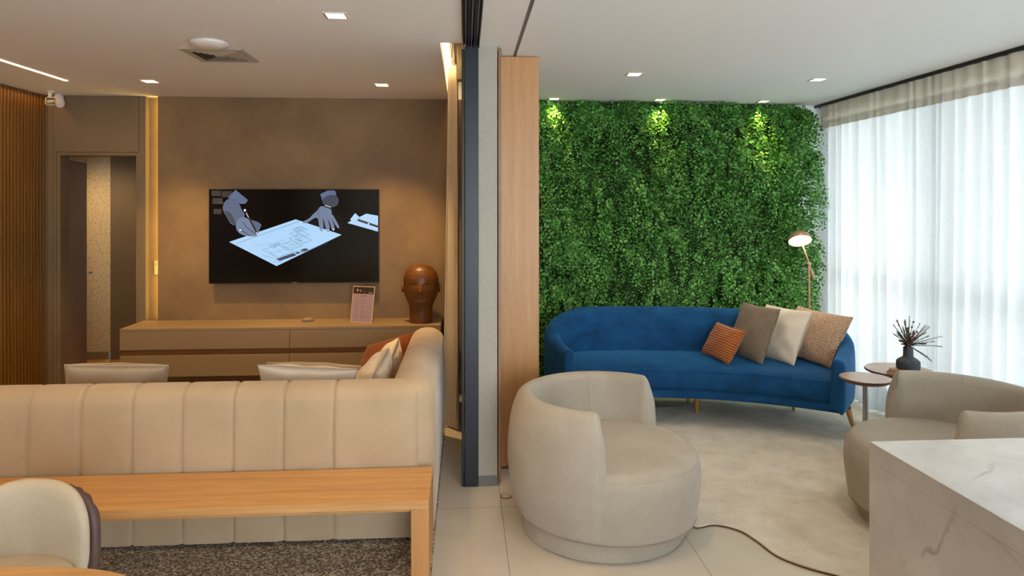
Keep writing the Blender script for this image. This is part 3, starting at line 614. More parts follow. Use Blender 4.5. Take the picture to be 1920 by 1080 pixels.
# cushions
def pillow(name, mat, label, c00, c10, c11, c01, thick, group, n=26, seed=1, pipe=None, sag=.05, rag=False, button=False):
    """corners: bottom-left, bottom-right, top-right, top-left"""
    c = [Vector(q) for q in (c00, c10, c11, c01)]; cen = sum(c, Vector())/4; nrm = (c[1]-c[0]).cross(c[3]-c[0]).normalized()
    rn = random.Random(seed); ph = [rn.uniform(0, 6.28) for _ in range(8)]
    t_ = thing(name, label, 'cushion', tuple(min(c, key=lambda q: q.z)), 0, group)
    vs, uv = [], []
    def pos(u, v):
        us = u*(1-sag*(1-v*v)); vs_ = v*(1-sag*(1-u*u)); a, b_ = (us+1)/2, (vs_+1)/2
        return c[0]*(1-a)*(1-b_)+c[1]*a*(1-b_)+c[2]*a*b_+c[3]*(1-a)*b_
    for side in (1, -1):
        for i in range(n+1):
            for j in range(n+1):
                u = -math.cos(PI*j/n); v = -math.cos(PI*i/n); u = .6*u+.4*(2*j/n-1); v = .6*v+.4*(2*i/n-1)
                hgt = thick/2*max(0, (1-u*u)*(1-v*v))**.42
                wr = (.10 if mat == 'cream' else .06)*thick*math.sin(5*u+ph[0])*math.sin(4*v+ph[1])*(1-u*u)*(1-v*v)
                rad = math.hypot(u, v); wr += (.07 if mat == 'cream' else .035)*thick*math.sin(9*math.atan2(v, u)+ph[2])*max(0, rad-.5)*(1-u*u)**.5*(1-v*v)**.5*2
                vs.append(pos(u, v)+nrm*side*(hgt+wr)); uv.append(((u+1)/2, (v+1)/2))
    m = MB(); N1 = (n+1)*(n+1)
    for sd in (0, 1):
        for i in range(n):
            for j in range(n):
                a = sd*N1+i*(n+1)+j; f_ = (a, a+1, a+n+2, a+n+1); m.f.append(f_ if sd == 0 else f_[::-1]); m.mi.append(0)
    m.v = [tuple(q) for q in vs]
    o = m.build('cover', mat, t_, smooth=True, uvs=uv)
    bm = bmesh.new(); bm.from_mesh(o.data); bmesh.ops.remove_doubles(bm, verts=bm.verts, dist=2e-4); bm.to_mesh(o.data); bm.free()
    if pipe:
        pts = []
        for k in range(32): pts.append(pos(-1+k/16, -1))
        for k in range(32): pts.append(pos(1, -1+k/16))
        for k in range(32): pts.append(pos(1-k/16, 1))
        for k in range(33): pts.append(pos(-1, 1-k/16))
        MB().tube(pts, .0055, 6, cap=False).build('piping', pipe, o, smooth=True)
    return t_
def C(u, z, zc): return W((u-960)/FOC*zc, zc, z)
G1, G2 = 'throw pillows on the beige sofa', 'throw pillows on the blue sofa'
pillow('throw_pillow', 'cream_pipe', 'beige piped cushion peeking over the far left of the beige sofa back', C(128, .452, 3.96), C(308, .452, 3.96), C(315, .785, 3.72), C(122, .788, 3.72), .16, G1, seed=2, pipe='cream_pipe', sag=.015)
pillow('throw_pillow', 'cream_pipe', 'beige piped cushion half hidden behind the middle cream cushion of the beige sofa', C(520, .452, 4.20), C(670, .452, 4.20), C(676, .725, 3.96), C(500, .745, 3.96), .15, G1, seed=3, pipe='cream_pipe')
pillow('throw_pillow', 'cream', 'crumpled cream cushion showing over the middle of the beige sofa back', C(492, .452, 3.95), C(660, .452, 3.95), C(672, .775, 3.68), C(482, .80, 3.68), .14, G1, seed=4)
pillow('throw_pillow', 'cream', 'cream cushion leaning in the sofa corner, front one of the pair', W(-.90, 3.80, .46), W(-.90, 4.2, .46), P(729, 652, 4.16), P(703, 698, 3.74), .19, G1, seed=5)
pillow('throw_pillow', 'cream', 'cream cushion leaning in the sofa corner, rear one of the pair', W(-.90, 4.32, .46), W(-.90, 4.72, .46), P(748, 633, 4.68), P(735, 668, 4.25), .17, G1, seed=6)
pillow('throw_pillow', 'rust', 'big rust brown cushion at the far end of the beige corner sofa', P(655, 728, 4.86), P(765, 712, 4.78), P(778, 622, 4.95), P(690, 648, 5.02), .16, G1, seed=7)
ot = thing('ottoman', 'low rust upholstered ottoman just visible behind the beige sofa back', 'ottoman', (C(470, 0, 4.7).x, 4.9, 0))
o0, o1 = PZ(305, 706, .42), PZ(650, 706, .42)
MB().box(o0.x, o1.x, 4.45, 4.98, .10, .40).build('cushion', fabric('rust_leather', '4a2412', '582c16', 90, bump=.05), ot, bevel=.03, seg=4)
MB().box(o0.x+.03, o1.x-.03, 4.48, 4.95, .013, .10).build('plinth', 'walnut_edge', ot)
# ------------------------------------------------------------------ bench table
bn = thing('bench', 'long oak bench with slab legs standing against the back of the beige sofa', 'bench', (-1.6, 3.15, 0))
BZ = .383; bx1 = -.155; by0, by1 = 2.955, 3.35
MB().box(-3.15, bx1, by0, by1, BZ-.034, BZ).build('bench_top', 'oak_x', bn, bevel=.002)
MB().box(-3.07, bx1-.078, by0+.03, by1-.03, BZ-.055, BZ-.0345).build('apron', 'oak_x', bn)
for a in (bx1-.077, -3.15): MB().box(a, a+.077, by0, by1, 0.013, BZ-.0345).build('leg', 'oak_z', bn, bevel=.002)
rg = tag(MB().box(-3.3, -.150, 2.6, 5.3, 0, .012).build('area_rug', 'speckle', None), 'speckled brown and grey wool rug under the bench and the beige sofa', 'rug')
# ------------------------------------------------------------------ dining chair and table
dc = thing('dining_chair', 'dining chair with a rounded cream backrest and brown channelled shell, by the oak table', 'chair', tuple(W(-1.61, 2.0, 0)), -YAW-.06)
def outline(hw, zb, zt_, n=40):
    pts = []
    for k in range(n):
        a = 2*PI*k/n; e = 2/2.7; pts.append((hw*math.copysign(abs(math.cos(a))**e, math.cos(a)), (zb+zt_)/2+(zt_-zb)/2*math.copysign(abs(math.sin(a))**e, math.sin(a))))
    return pts
def padmesh(hw, zb, zt_, y0, th, curve, ripple=0):
    rows = []; ol = outline(hw, zb, zt_, 96); cz = (zb+zt_)/2
    prof_ = [(0.02, -.5), (.4, -.5), (.75, -.48), (.9, -.40), (.97, -.25), (1.0, 0), (.97, .25), (.9, .40), (.75, .48), (.4, .5), (.02, .5)]
    for sc_, d in prof_:
        row = []
        for x, z in ol:
            X, Z = x*sc_, cz+(z-cz)*sc_; Y = y0+d*th-curve*(X/hw)**2
            if ripple and d > 0: Y += ripple*abs(math.sin(X/hw*PI*5))
            row.append((X, Y, Z))
        rows.append(row)
    m = MB().grid(rows, closeu=True); m.add(rows[0], [tuple(range(96))]); m.add(rows[-1], [tuple(range(96))]); return m
local(padmesh(.207, .36, .735, .30, .055, .05).build('backrest', 'pad', dc, smooth=60))
local(padmesh(.208, .34, .700, .350, .05, .05, .010).build('shell', 'plum', dc, smooth=60))
local(MB().lathe([(.2, .43), (.22, .45), (.22, .475), (.2, .49), (.0005, .495)], (0, .1, 0), 40).build('seat', 'pad', dc, smooth=60))
for sx in (-1, 1):
    for sy in (-1, 1): local(MB().tube([(sx*.13, .1+sy*.12, .435), (sx*.2, .1+sy*.19, 0.002)], [.016, .010], 12).build('leg', 'leg_wood', dc, smooth=50))
zt2 = .75; tc_ = PZ(140, 1057, zt2)
tb = thing('dining_table', 'oak dining table with a rounded corner at the lower left of the picture', 'table', (tc_.x-.35, tc_.y-.5, 0))
pts = []; hx, hy, n_ = .62, .50, 3.4; cx_, cy_ = tc_.x-.30, tc_.y-.50
for k in range(96):
    a = 2*PI*k/96; pts.append((cx_+hx*math.copysign(abs(math.cos(a))**(2/n_), math.cos(a)), cy_+hy*math.copysign(abs(math.sin(a))**(2/n_), math.sin(a))))
MB().poly(pts, zt2-.028, zt2).build('table_top', 'oak_x', tb, bevel=.006)
MB().lathe([(.26, 0), (.26, .02), (.05, .04), (.045, .68), (.12, .722)], (cx_, cy_, 0), 40).build('pedestal', 'plum', tb, smooth=40)
# ------------------------------------------------------------------ linen tub armchairs
def armchair(label, xc, zc, face, z0=0):
    r = thing('tub_armchair', label, 'armchair', tuple(W(xc, zc, z0)), face, 'oatmeal tub armchairs')
    g = math.radians(77); outer = [(.40, .094), (.43, .096), (.448, .115), (.477, .2), (.493, .32), (.495, .42), (.487, .52), (.472, .60), (.452, .655)]
    top = [(.44, .676), (.422, .690), (.40, .695), (.378, .690), (.362, .675)]; inner = [(.352, .65), (.345, .58), (.34, .5), (.34, .42), (.345, .3), (.35, .1)]
    loop = smoothcurve(outer+top+inner, 3, closed=False); rows = []
    angs = [(g, t) for t in np.linspace(1, 0, 9)][:-1]+[(a, 0) for a in np.linspace(g, 2*PI-g, 72)]+[(2*PI-g, -t) for t in np.linspace(0, 1, 9)][1:]
    for a, t in angs:
        ca_ = math.sqrt(max(0, 1-abs(t)**2.5)) if t else 1; off = -.068*t/.45 if t else 0
        row = []
        for rr_, z in loop:
            mid = .42-.0*z; ta = min(1, min(a-g, 2*PI-g-a)/math.radians(38)); ta = .80+.20*ta*ta*(3-2*ta); mid = .425; ro = float(np.interp(z, [.09, .115, .2, .32, .42, .52, .6, .655, .70], [.44, .450, .480, .496, .498, .49, .474, .455, .43])); rt = ro-(ro-rr_)*ta; md = ro-.07*ta; rr2 = md+(rt-md)*max(.04, ca_); lean = -.02*(z-.1) if t else 0
            z2 = z-.075*(1-ca_)*max(0, (z-.4)/.3)**1.5
            an = a+off*(1-.35*max(0, (z-.55)/.15)); row.append((rr2*math.cos(an), rr2*math.sin(an), z2))
        rows.append(row)
    m = MB().grid(rows); m.add(rows[0], [tuple(range(len(loop)))]); m.add(rows[-1], [tuple(range(len(loop)))])
    bk = local(m.build('backrest', 'linen', r, smooth=70, uvs=None))
    for a in (122, 238):
        a = math.radians(a); local(MB().tube([(rr_*math.cos(a), rr_*math.sin(a), z) for rr_, z in smoothcurve([(.378, .6895), (.362, .6755), (.352, .65), (.345, .58), (.34, .5), (.34, .43)], 4, closed=False)], .0018, 6).build('seam', 'linen', bk, smooth=True))
    ox = .040; sp_ = smoothcurve([(.0005, .094), (.40, .094), (.43, .096), (.440, .115), (.450, .18), (.459, .27), (.457, .345), (.438, .395), (.40, .425), (.30, .437), (.0005, .442)], 4, closed=False)
    st_ = local(MB().lathe([(max(.0004, a), b) for a, b in sp_], (ox, 0, 0), 72).build('seat', 'linen', r, smooth=70))
    local(MB().tube([(ox+.442*math.cos(a), .442*math.sin(a), .387) for a in np.linspace(-g, g, 48)], .0028, 6).build('seam', 'linen', st_, smooth=True))
    local(MB().lathe([(.415, .0), (.422, .004), (.422, .076), (.414, .086), (.40, .088), (.3, .0885)], (0, 0, 0), 72).build('plinth', 'linen', r, smooth=40))
    return r
armchair('oatmeal linen tub armchair standing on the tiles, nearest the oak panel', .472, 3.57, math.radians(-31))
armchair('oatmeal linen tub armchair behind the marble counter, facing left on the cream rug', 2.262, 3.52, math.radians(166), .0155)
# ------------------------------------------------------------------ marble counter
ct = thing('marble_counter', 'pale veined marble waterfall counter at the lower right of the picture', 'counter', (2.0, 1.0, 0))
CX, CY, CZ = 1.29, 2.10, .90
MB().box(CX, 3.0, -1.2, CY, CZ-.06, CZ).build('counter_top', 'marble', ct, bevel=.0015)
MB().box(CX, CX+.06, -1.2, CY, 0, CZ-.06).box(CX+.06, 3.0, CY-.06, CY, 0, CZ-.06).build('side_slab', 'marble', ct)
# ------------------------------------------------------------------ cream rug
outl = [PZ(u, v, .0) for u, v in ((1302, 991), (1340, 987), (1385, 997), (1420, 1018), (1455, 1044), (1500, 1063), (1560, 1080), (1640, 1096), (1760, 1085), (1960, 1000), (2050, 900), (1900, 850), (1790, 815), (1680, 795), (1600, 770), (1540, 742), (1460, 738), (1400, 741), (1352, 750), (1310, 757), (1270, 765), (1200, 768), (1140, 773))]+[W(.472+.475*math.cos(math.radians(a)), 3.57+.475*math.sin(math.radians(a)), 0) for a in (72, 50, 30, 12)]
ol = smoothcurve([(q.x, q.y) for q in outl], 8)
rg = thing('shag_rug', 'cream organic-shaped rug with a dark bound edge under the blue sofa and armchair', 'rug', (ol[0][0], ol[0][1], 0))
MB().poly(ol, .0, .015).build('pile', 'shag', rg, bevel=.004)
MB().tube([(x, y, .006) for x, y in ol]+[(ol[0][0], ol[0][1], .006)], .0038, 6, cap=False).build('binding', 'rug_edge', rg, smooth=True)
fo = PZ(949, 931, 0.001); fd = thing('floor_outlet', 'small round brass floor outlet beside the left armchair', 'outlet', tuple(fo))
MB().lathe([(.034, 0), (.034, .003), (.026, .004)], tuple(fo), 32).build('ring', 'brass', fd, smooth=40)
MB().lathe([(.0255, .002), (.0255, .0045)], tuple(fo), 32).build('lid', 'tile', fd)
# ------------------------------------------------------------------ blue sofa
bs = thing('curved_sofa', 'curved blue velvet sofa with wooden legs in front of the green wall', 'sofa', tuple(W(1.347, 5.3, 0)))
A_, B_ = np.array([.36, 5.04]), np.array([2.31, 4.71]); chord = B_-A_; cl_ = np.linalg.norm(chord); e_ = chord/cl_; n_v = np.array([-e_[1], e_[0]])
sag_ = .23; Rf = (cl_**2/4+sag_**2)/(2*sag_); Cc = (A_+B_)/2-n_v*(Rf-sag_)
SMX = Rf*math.asin(cl_/2/Rf)
def BSF(s, d, z):     # s along the front arc, d depth behind it
    a = s/Rf; q = Cc+(Rf+d)*(math.sin(a)*e_+math.cos(a)*n_v); return W(q[0], q[1], z)
DB = .74; rc = .42
path = [(-SMX, -.02), (-SMX, .1), (-SMX, DB-rc)]
path += [(-SMX+rc-rc*math.cos(t), DB-rc+rc*math.sin(t)) for t in np.linspace(0, PI/2, 12)[1:]]
path += [(s, DB) for s in np.linspace(-SMX+rc, SMX-rc, 24)[1:-1]]
path += [(SMX-rc+rc*math.sin(t), DB-rc+rc*math.cos(t)) for t in np.linspace(0, PI/2, 12)]
path += [(SMX, .1), (SMX, -.02)]
pa = [np.array(p_) for p_ in path]; dist = [0]
for a, b in zip(pa, pa[1:]): dist.append(dist[-1]+np.linalg.norm(b-a))
rows = []; tot = dist[-1]
extra = []
for i, p_ in enumerate(pa):
    tg = pa[min(i+1, len(pa)-1)]-pa[max(i-1, 0)]; tg = tg/np.linalg.norm(tg); inn = np.array([tg[1], -tg[0]])   # towards the seat
    dd_ = min(dist[i], tot-dist[i]); f_ = min(1, max(0, (dd_-.10)/.85)); f_ = f_*f_*(3-2*f_); H = .60+.205*f_; th = .10+.02*f_
    pr = [(0.02, .215), (0, .24), (0, .4), (0, H-.05), (.012, H-.018), (.04, H), (.07, H), (th-.008, H-.02), (th+.008*f_, H-.06), (th+.03*f_, .42), (th+.03*f_, .25)]
    rows.append([BSF(*(p_+inn*o_), z_) for o_, z_ in pr])
def capend(row):
    c_ = sum((Vector(q) for q in row), Vector())/len(row); return c_
r0, r1 = rows[0], rows[-1]
def shr(row, f_, push):
    cx = (Vector(row[2])+Vector(row[9]))/2; out = []
    for q in row:
        q = Vector(q); h_ = Vector((cx.x, cx.y, q.z)); zt_ = .42; q2 = h_+(q-h_)*f_; q2.z = zt_+(q.z-zt_)*(1-(1-f_)*.12); out.append(q2+push)
    return out
fd_ = (BSF(-SMX, -.06, 0)-BSF(-SMX, -.02, 0)); fd2 = (BSF(SMX, -.06, 0)-BSF(SMX, -.02, 0))
rows = [shr(r0, .3, fd_), shr(r0, .75, fd_*.8), shr(r0, .93, fd_*.4)]+rows+[shr(r1, .93, fd2*.4), shr(r1, .75, fd2*.8), shr(r1, .3, fd2)]
m = MB().grid(rows); nl_ = len(rows[0]); m.add(rows[0], [tuple(range(nl_))]); m.add(rows[-1], [tuple(range(nl_))])
m.build('back_shell', 'velvet', bs, smooth=70, weld=True, subd=1)
def seatblock(z0, z1, ins, dfront, dback, bev, crown=0):
    rows = []; ss = np.linspace(-SMX+ins, SMX-ins, 40)
    pr = [(dback, z0), (dfront+bev*.3, z0), (dfront, z0+bev*.3), (dfront, (z0+z1)/2), (dfront, z1-bev), (dfront+bev*.3, z1-bev*.3), (dfront+bev, z1), (dfront+.15, z1+crown*.6), (dback*.6, z1+crown), (dback, z1)]
    for k, s in enumerate(ss):
        de = min(k, len(ss)-1-k)
        lim = dback
        edge = SMX-ins-abs(s); rcc = rc
        rows.append([BSF(s, min(d, DB-rc+math.sqrt(max(0, rcc**2-max(0, rcc-(SMX-abs(s)))**2))-.03), z-(crown*.0)) for d, z in pr])
    m = MB().grid(rows, closeu=True); m.add(rows[0], [tuple(range(len(pr)))]); m.add(rows[-1], [tuple(range(len(pr)))]); return m
seatblock(.282, .445, .105, -.01, .64, .045, .015).build('seat_cushion', 'velvet', bs, smooth=50)
seatblock(.215, .278, .02, .0, .70, .01).build('base', 'velvet', bs, smooth=50)
m = MB().tube([BSF(s, -.008, .425) for s in np.linspace(-SMX+.11, SMX-.11, 40)], .004, 6).tube([BSF(s, -.004, .281) for s in np.linspace(-SMX+.11, SMX-.11, 40)], .003, 6).build('piping', 'velvet', bs, smooth=True)
def bleg(top, bot): MB().tube([top, bot], [.024, .013], 14).build('leg', 'leg_wood', bs, smooth=50)
lz = .0155
b1 = PZ(1306, 775, lz); bleg(P(1307, 743, 5.40), b1)
b2 = PZ(1600, 802, lz); bleg(P(1589, 764, 4.98), b2)
bleg(BSF(-SMX+.16, .08, .22), BSF(-SMX+.11, .04, lz)); bleg(BSF(-SMX+.4, .6, .22), BSF(-SMX+.38, .64, .002)); bleg(BSF(SMX-.4, .6, .22), BSF(SMX-.38, .64, .002)); bleg(BSF(0, .6, .22), BSF(0, .64, .002))
# cushions on the blue sofa
def leaning(mat, label, BR, TR, TL, thick, seed, zc_b, zc_t, zc_l, pipe=None, name='throw_pillow'):
    br, tr, tl = P(*BR, zc_b), P(*TR, zc_t), P(*TL, zc_l); bl = br+(tl-tr); bl.z = max(bl.z, .455)
    return pillow(name, mat, label, bl, br, tr, tl, thick, G2, seed=seed, pipe=pipe)
leaning('knit_orange', 'small orange ribbed lumbar cushion, leftmost on the blue sofa', (1366, 684), (1399, 621), (1345, 603), .11, 11, 5.15, 5.15, 5.56)
leaning('knit_taupe', 'taupe knitted square cushion between the orange and the cream cushion', (1429, 684), (1464, 580), (1394, 565), .13, 12, 5.15, 5.17, 5.56)
leaning('cream', 'smooth cream square cushion in the middle of the blue sofa cushions', (1489, 686), (1524, 584), (1437, 570), .15, 13, 5.12, 5.14, 5.56)
leaning('knit_tan', 'tan basket-weave square cushion, rightmost against the blue sofa arm', (1556, 690), (1601, 595), (1496, 573), .14, 14, 5.04, 5.02, 5.50)
# ------------------------------------------------------------------ side tables
def sidetable(label, xc, zc, R, Z, base, bh, br):
    r = thing('side_table', label, 'side table', tuple(W(xc, zc, 0)), 0, 'round side tables')
    local(MB().lathe([(.0005, Z-.004), (R-.012, Z-.004), (R-.004, Z-.002)], (0, 0, 0), 64).lathe([(.0005, Z-.003), (R-.004, Z-.003), (R-.0038, Z-.001), (.0005, Z-.001)], (0, 0, .001), 64).build('table_top', 'walnut_top', r, smooth=30))
    local(MB().lathe([(.0005, -.024), (R-.03, -.024), (R-.004, -.010), (R, -.006), (R, -.001), (R-.003, 0)], (0, 0, Z-.0045), 64).build('rim', 'walnut_edge', r, smooth=50))
    local(MB().lathe([(.0165, bh), (.0165, Z-.028)], (0, 0, 0), 24).build('stem', 'alu', r, smooth=50))
    local(MB().lathe([(br, 0.002), (br, bh-.004), (br-.004, bh)], (0, 0, 0), 40).build('base', base, r, smooth=50)); return r
sidetable('smaller round side table in front of the blue sofa arm', 2.279, 4.40, .156, .536, 'leg_wood', .155, .118).location.z = .015
sidetable('larger round side table carrying the charcoal vase', 2.662, 4.70, .213, .517, 'alu', .012, .15).location.z = .015
# books and vase
zb = .5335; bc = PZ(1712, 705, zb); 
for k, (dx_, rz, lab, mt) in enumerate(((0, .12, 'tan book at the bottom under the charcoal vase', 'book_wood'), (.004, .22, 'tan book on top, directly under the charcoal vase', 'book_wood'))):
    r = thing('book', lab, 'book', (bc.x+dx_, bc.y+.05, zb+k*.0165), rz, 'books under the vase'); w_, d_ = .105-.008*k, .075
    local(MB().box(-w_, w_, -d_, d_, 0, .003).box(-w_, w_, -d_, d_, .013, .016).box(w_-.003, w_, -d_, d_, .003, .013).build('cover', mt, r)); local(MB().box(-w_+.004, w_-.004, -d_+.004, d_-.004, .003, .013).build('pages', 'cream', r))
vz = zb+.033; vc = Vector((bc.x, bc.y+.05, vz)); vs_ = thing('vase', 'charcoal ribbed vase with a narrow neck on the larger side table', 'vase', tuple(vc))
rows = []; SG_ = 120
for r_, z_, rib in ((.001, 0, 0), (.055, 0, 0), (.068, .004, 1), (.071, .02, 1), (.071, .045, 1), (.069, .056, 1), (.055, .07, .5), (.036, .082, .1), (.031, .09, 0), (.030, .145, 0), (.0275, .148, 0), (.025, .14, 0), (.024, .09, 0)):
    rows.append([(vc.x+(r_+rib*.0016*math.sin(36*2*PI*k/SG_))*math.cos(2*PI*k/SG_), vc.y+(r_+rib*.0016*math.sin(36*2*PI*k/SG_))*math.sin(2*PI*k/SG_), vc.z+z_) for k in range(SG_)])
MB().grid(rows, closeu=True).build('body', 'vase', vs_, smooth=60)
nk = Vector((vc.x, vc.y, vc.z+.14)); rn = random.Random(9); pm = vc.y/FOC
def px(u, v, dy=0): # point near the vase plane
    zc = vc.x*SA+vc.y*CA; return P(u, v, zc+dy)
fl = [(1676, 611, 'stem', 1), (1683, 604, 'dryolive', 2), (1697, 605, 'dryolive', 2), (1705, 596, 'drypink', 1), (1712, 604, 'drydark', 3), (1719, 622, 'drydark', 3), (1725, 607, 'dryrust', 0), (1733, 613, 'dryolive', 1), (1741, 614, 'drydark', 4),
      (1741, 630, 'stem', 4), (1763, 631, 'stem', 1), (1764, 649, 'drydark', 4), (1745, 675, 'drydark', 1), (1687, 639, 'dryrust', 5), (1677, 628, 'stem', 1), (1696, 653, 'drydark', 4), (1706, 630, 'dryrust', 5), (1717, 633, 'drypink', 5), (1700, 620, 'dryolive', 2), (1752, 640, 'dryolive', 1), (1738, 668, 'stem', 1)]
for k in range(12):
    fl.append((1712+rn.uniform(-30, 34), rn.uniform(612, 648), rn.choice(('dryolive', 'drypink', 'dryrust', 'drydark')), rn.choice((1, 2, 2, 5))))
for i, (u, v, mt, kd) in enumerate(fl):
    tip = px(u, v, rn.uniform(-.05, .05)); mid = nk.lerp(tip, .5)+Vector((0, 0, .012)); st = Vector((nk.x+rn.uniform(-.012, .012), nk.y+rn.uniform(-.012, .012), nk.z-.03)); out = Vector((nk.x+rn.uniform(-.014, .014), nk.y+rn.uniform(-.012, .012), nk.z+.012))
    cv = smoothcurve([tuple(st), tuple(out), tuple(mid), tuple(tip)], 6, closed=False); cv = [Vector(q) for q in cv]
    m = MB().tube(cv, [.0022]*(len(cv)-6)+[.0016]*6, 5)
    fm = MB()
    for j in range(8, len(cv)):
        q = cv[j]; d = (cv[j]-cv[j-1]).normalized()
        if kd in (1, 4):
            for s_ in (-1, 1):
                sd = (d.orthogonal()*s_+Vector((rn.uniform(-.5, .5), rn.uniform(-.5, .5), rn.uniform(-.3, .6)))).normalized(); tp = q+(d*.9+sd*.7)*.019; wv_ = d.cross(sd)*.0026
                fm.add([q-wv_, q+wv_, tp], [(0, 1, 2)])
        elif kd == 2:
            for _ in range(8):
                sd = Vector((rn.uniform(-1, 1), rn.uniform(-1, 1), rn.uniform(-.3, 1))).normalized(); tp = q+(d*1.2+sd*.7)*.017; wv_ = d.cross(sd).normalized()*.0028; fm.add([q-wv_, q+wv_, tp], [(0, 1, 2)])
        elif kd == 3 and j % 3 == 0 or kd == 5 or (kd == 0 and j % 2 == 0):
            rr_ = {3: .0065, 5: .007, 0: .004}[kd]; c_ = q+Vector((rn.uniform(-1, 1), rn.uniform(-1, 1), rn.uniform(-1, 1)))*.004
            fm.lathe([(.0003, -rr_), (rr_*.8, -rr_*.6), (rr_, 0), (rr_*.8, rr_*.6), (.0003, rr_)], tuple(c_), 8)
    sprig = thing('dried_sprig', 'dried twig or flower of the arrangement in the charcoal vase', 'dried flower', tuple(st), 0, 'dried sprigs in the charcoal vase')
    m.build('stem', 'stem', sprig, smooth=True)
    if fm.v: fm.build('flower_head', mt, sprig)
# ------------------------------------------------------------------ floor lamp
LZ = 5.66; fl_ = thing('floor_lamp', 'slim copper reading floor lamp with a lit dome shade behind the blue sofa', 'floor lamp', tuple(W((1517-960)/FOC*LZ, LZ, 0)))
b0 = P(1517, 600, LZ); j0 = P(1517, 494, LZ)
MB().tube([(b0.x, b0.y, .01), (j0.x, j0.y, .98)], .0095, 12).build('pole', 'lampmetal', fl_, smooth=60)
MB().tube([(j0.x, j0.y, .98), (j0.x, j0.y, j0.z)], .0075, 12).build('upper_pole', 'lampmetal', fl_, smooth=60)
MB().lathe([(.12, 0), (.12, .012), (.02, .02)], (b0.x, b0.y, .002), 40).build('base', 'lampmetal', fl_, smooth=40)
hp = P(1500, 452, LZ-.08); jt = P(1504, 456, LZ-.05)
MB().tube([j0, jt], .007, 10).build('arm', 'lampmetal', fl_, smooth=60)
hn = P(1526, 523, LZ+.02); MB().tube([j0, j0.lerp(hn, .35), j0.lerp(hn, .45), hn], [.006, .006, .012, .0135], 12).build('handle', 'lampmetal', fl_, smooth=50)
MB().lathe([(.0135, -.014), (.0135, .014)], (0, 0, 0), 16).build('joint', 'lampmetal', fl_, smooth=50).matrix_parent_inverse = Matrix.Translation(j0-fl_.location) @ Matrix.Rotation(PI/2, 4, 'X')
R_ = .09
sh = MB().lathe([(R_*math.cos(a), R_*math.sin(a)*.95) for a in np.linspace(0, PI/2-.01, 14)][::1]+[], (0, 0, 0), 40)
rot = Matrix.Translation(hp-fl_.location) @ Matrix.Rotation(math.radians(-33), 4, 'X') @ Matrix.Rotation(math.radians(6), 4, 'Y')
sh.f = [f_ for f_ in sh.f if len(f_) == 4]; sh.mi = [0]*len(sh.f)
o = sh.build('lamp_shade', 'lampmetal', fl_, smooth=60); o.matrix_parent_inverse = rot; so = o.modifiers.new('s', 'SOLIDIFY'); so.thickness = .002
o = MB().lathe([(.0005, .012), (R_-.006, .012)], (0, 0, 0), 40).build('lamp_glow', 'bulb', fl_); o.matrix_parent_inverse = rot
lp = lamp('lamp_light', 'POINT', (0, 0, -.03), 4, (1, .85, .62), fl_, .03); lp.matrix_parent_inverse = rot
# ------------------------------------------------------------------ sheer curtain
sc_ = thing('sheer_curtain', 'white translucent sheer curtain covering the whole window wall', 'curtain', (XR, 3, 0))
rn = random.Random(21); ys = [6.1]; 
while ys[-1] > -2.9: ys.append(ys[-1]-rn.choice((rn.uniform(.028, .05), rn.uniform(.05, .095))))
knots = []
for k, y in enumerate(ys): knots.append((y, (1 if k % 2 else -1)*rn.uniform(.25, 1.0)))
line = smoothcurve(knots, 7, closed=False)
def crows(z0, z1, n, x0, drift=True, am0=.066, am1=.040):
    rows = []
    for i in range(n+1):
        z = z0+(z1-z0)*i/n; tt = z/2.54; am = am0*(1-tt)+am1*tt
        rows.append([(x0+am*a+.012*math.sin(1.3*y+2*tt)*(1-tt), y+.02*math.sin(3.1*y+1)*(1-tt)+.012*math.sin(9*y)*(1-tt), z) for y, a in line])
    return rows
MB().grid(crows(.015, 2.43, 16, XR)).build('cloth', 'sheer', sc_, smooth=True)
MB().grid(crows(2.37, 2.574, 3, XR-.026, am0=.012, am1=.010)).build('heading', 'sheer_head', sc_, smooth=True)
MB().grid(crows(.015, .22, 2, XR+.004)).build('hem', 'sheer', sc_, smooth=True)
MB().box(XR-.04, XR-.028, -3, WR-.02, 2.575, CEIL).box(XR+.006, XR+.022, -3, WR-.02, 2.575, CEIL).box(XR-.02, XR+.022, -3, WR-.02, 2.586, 2.592).build('rail', 'trackblack', sc_)
gl = MB()
for k in range(90): y = 6.1-k*.1; gl.box(XR-.003, XR+.003, y-.003, y+.003, 2.56, 2.58)
tag(gl.build('gliders', 'alu', sc_), kind='stuff')
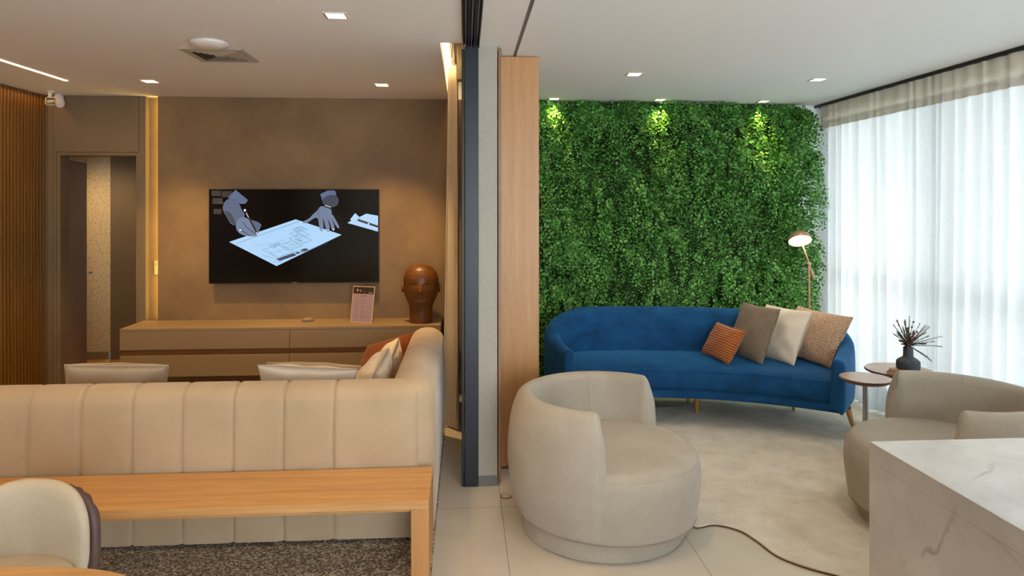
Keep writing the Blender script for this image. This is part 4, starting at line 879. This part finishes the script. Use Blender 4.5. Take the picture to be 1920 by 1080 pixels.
# ------------------------------------------------------------------ green wall
gw = thing('green_wall', 'dense vertical garden of ferns and leafy green foliage behind the blue sofa', 'plant wall', (1.8, WR-.05, 0))
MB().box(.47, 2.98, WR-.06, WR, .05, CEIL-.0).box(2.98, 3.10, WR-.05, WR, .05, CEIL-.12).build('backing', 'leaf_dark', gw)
rs = np.random.RandomState(4)
def clump_noise(x, z):
    return np.sin(3.1*x+1.7*z+.5)*np.cos(2.3*z-1.1*x)+.6*np.sin(7.3*x-2+3.1*np.sin(2*z))*np.cos(6.1*z+1)+.4*np.sin(15*x+9*z)
V, F = [], []
NF = 5800
for k in range(NF):
    x = rs.uniform(.44, 3.2) if k % 7 else rs.uniform(2.88, 3.24); z = rs.uniform(.08, 2.585) if k % 9 else rs.uniform(2.5, 2.64); cn = clump_noise(x, z)
    # rounded upper right corner
    if x > 3.0 and z > 2.4 and (x-3.0)**2+(z-2.4)**2 > .2**2: continue
    dep = .07+.065*cn+rs.uniform(0, .06)
    y = WR-.06-max(.01, dep)
    sp = rs.rand() < (.5+.35*np.sin(2.2*x+4*np.sin(1.7*z)))        # two leaf habits in patches
    L = rs.uniform(.12, .25) if not sp else rs.uniform(.08, .16); nl2 = rs.randint(8, 14) if not sp else rs.randint(9, 14)
    lw = rs.uniform(.014, .022) if not sp else rs.uniform(.007, .011)
    ang = rs.normal(-PI/2, .55); out0 = rs.uniform(.25, .8)
    d = np.array([math.cos(ang), -out0, math.sin(ang)]); d /= np.linalg.norm(d)
    side = np.cross(d, [0, -1, 0]); side /= max(1e-6, np.linalg.norm(side)); p_ = np.array([x, y, z])
    for j in range(nl2):
        tt = (j+.5)/nl2; q = p_+d*L*tt+np.array([0, .02*tt*tt, -.05*tt*tt]); 
        sgn = 1 if j % 2 else -1; sc2 = (1-.45*tt)*lw*.82
        ld = side*sgn*.9+d*.55+rs.normal(0, .28, 3); ld /= np.linalg.norm(ld)
        nrm = np.array([0, -1, .45])+rs.normal(0, .5, 3); wd = np.cross(ld, nrm); wd /= max(1e-6, np.linalg.norm(wd)); nrm = np.cross(wd, ld)
        le = sc2*(2.5 if not sp else 3.2); b0_ = q+ld*sc2*.3; o_ = len(V)
        m1, m2, tp = b0_+ld*le*.30, b0_+ld*le*.66, b0_+ld*le
        V += [b0_, m1+wd*sc2+nrm*sc2*.2, m2+wd*sc2*.62+nrm*sc2*.1, tp, m2-wd*sc2*.62+nrm*sc2*.1, m1-wd*sc2+nrm*sc2*.2]
        F += [(o_, o_+1, o_+2, o_+3), (o_, o_+3, o_+4, o_+5)]
V = np.array(V); V[:, 2] = np.minimum(V[:, 2], CEIL-.006); V[:, 1] = np.minimum(V[:, 1], WR-.005)
V[:, 0] = np.where(V[:, 0] > XR-.05, XR-.05, V[:, 0])
inp = (V[:, 0] < .475) & (V[:, 1] < 6.3); V[:, 0] = np.where(inp, .475, V[:, 0])
me = bpy.data.meshes.new('foliage'); me.vertices.add(len(V)); me.vertices.foreach_set('co', V.ravel()); Fa = np.array(F, dtype=np.int32)
me.loops.add(Fa.size); me.loops.foreach_set('vertex_index', Fa.ravel()); me.polygons.add(len(Fa)); me.polygons.foreach_set('loop_start', np.arange(0, Fa.size, 4)); me.update(calc_edges=True); me.validate()
me.materials.append(M['leaf']); fo_ = bpy.data.objects.new('foliage', me); COL.objects.link(fo_); fo_.parent = gw; fo_.matrix_parent_inverse = parent_world(gw).inverted(); fo_['kind'] = 'stuff'
# ------------------------------------------------------------------ terrace outside
struct('ceiling_added_eave', MB().box(3.64, 5.1, -8, 12, 2.66, 2.80), 'ceiling')  # unseen overhang added outside to darken the top of the sheer curtain
tag(MB().box(3.7, 14, -8, 14, -.3, -.12).build('terrace', flat('terrace_stone', 'a8a79c', 1), None), kind='structure')
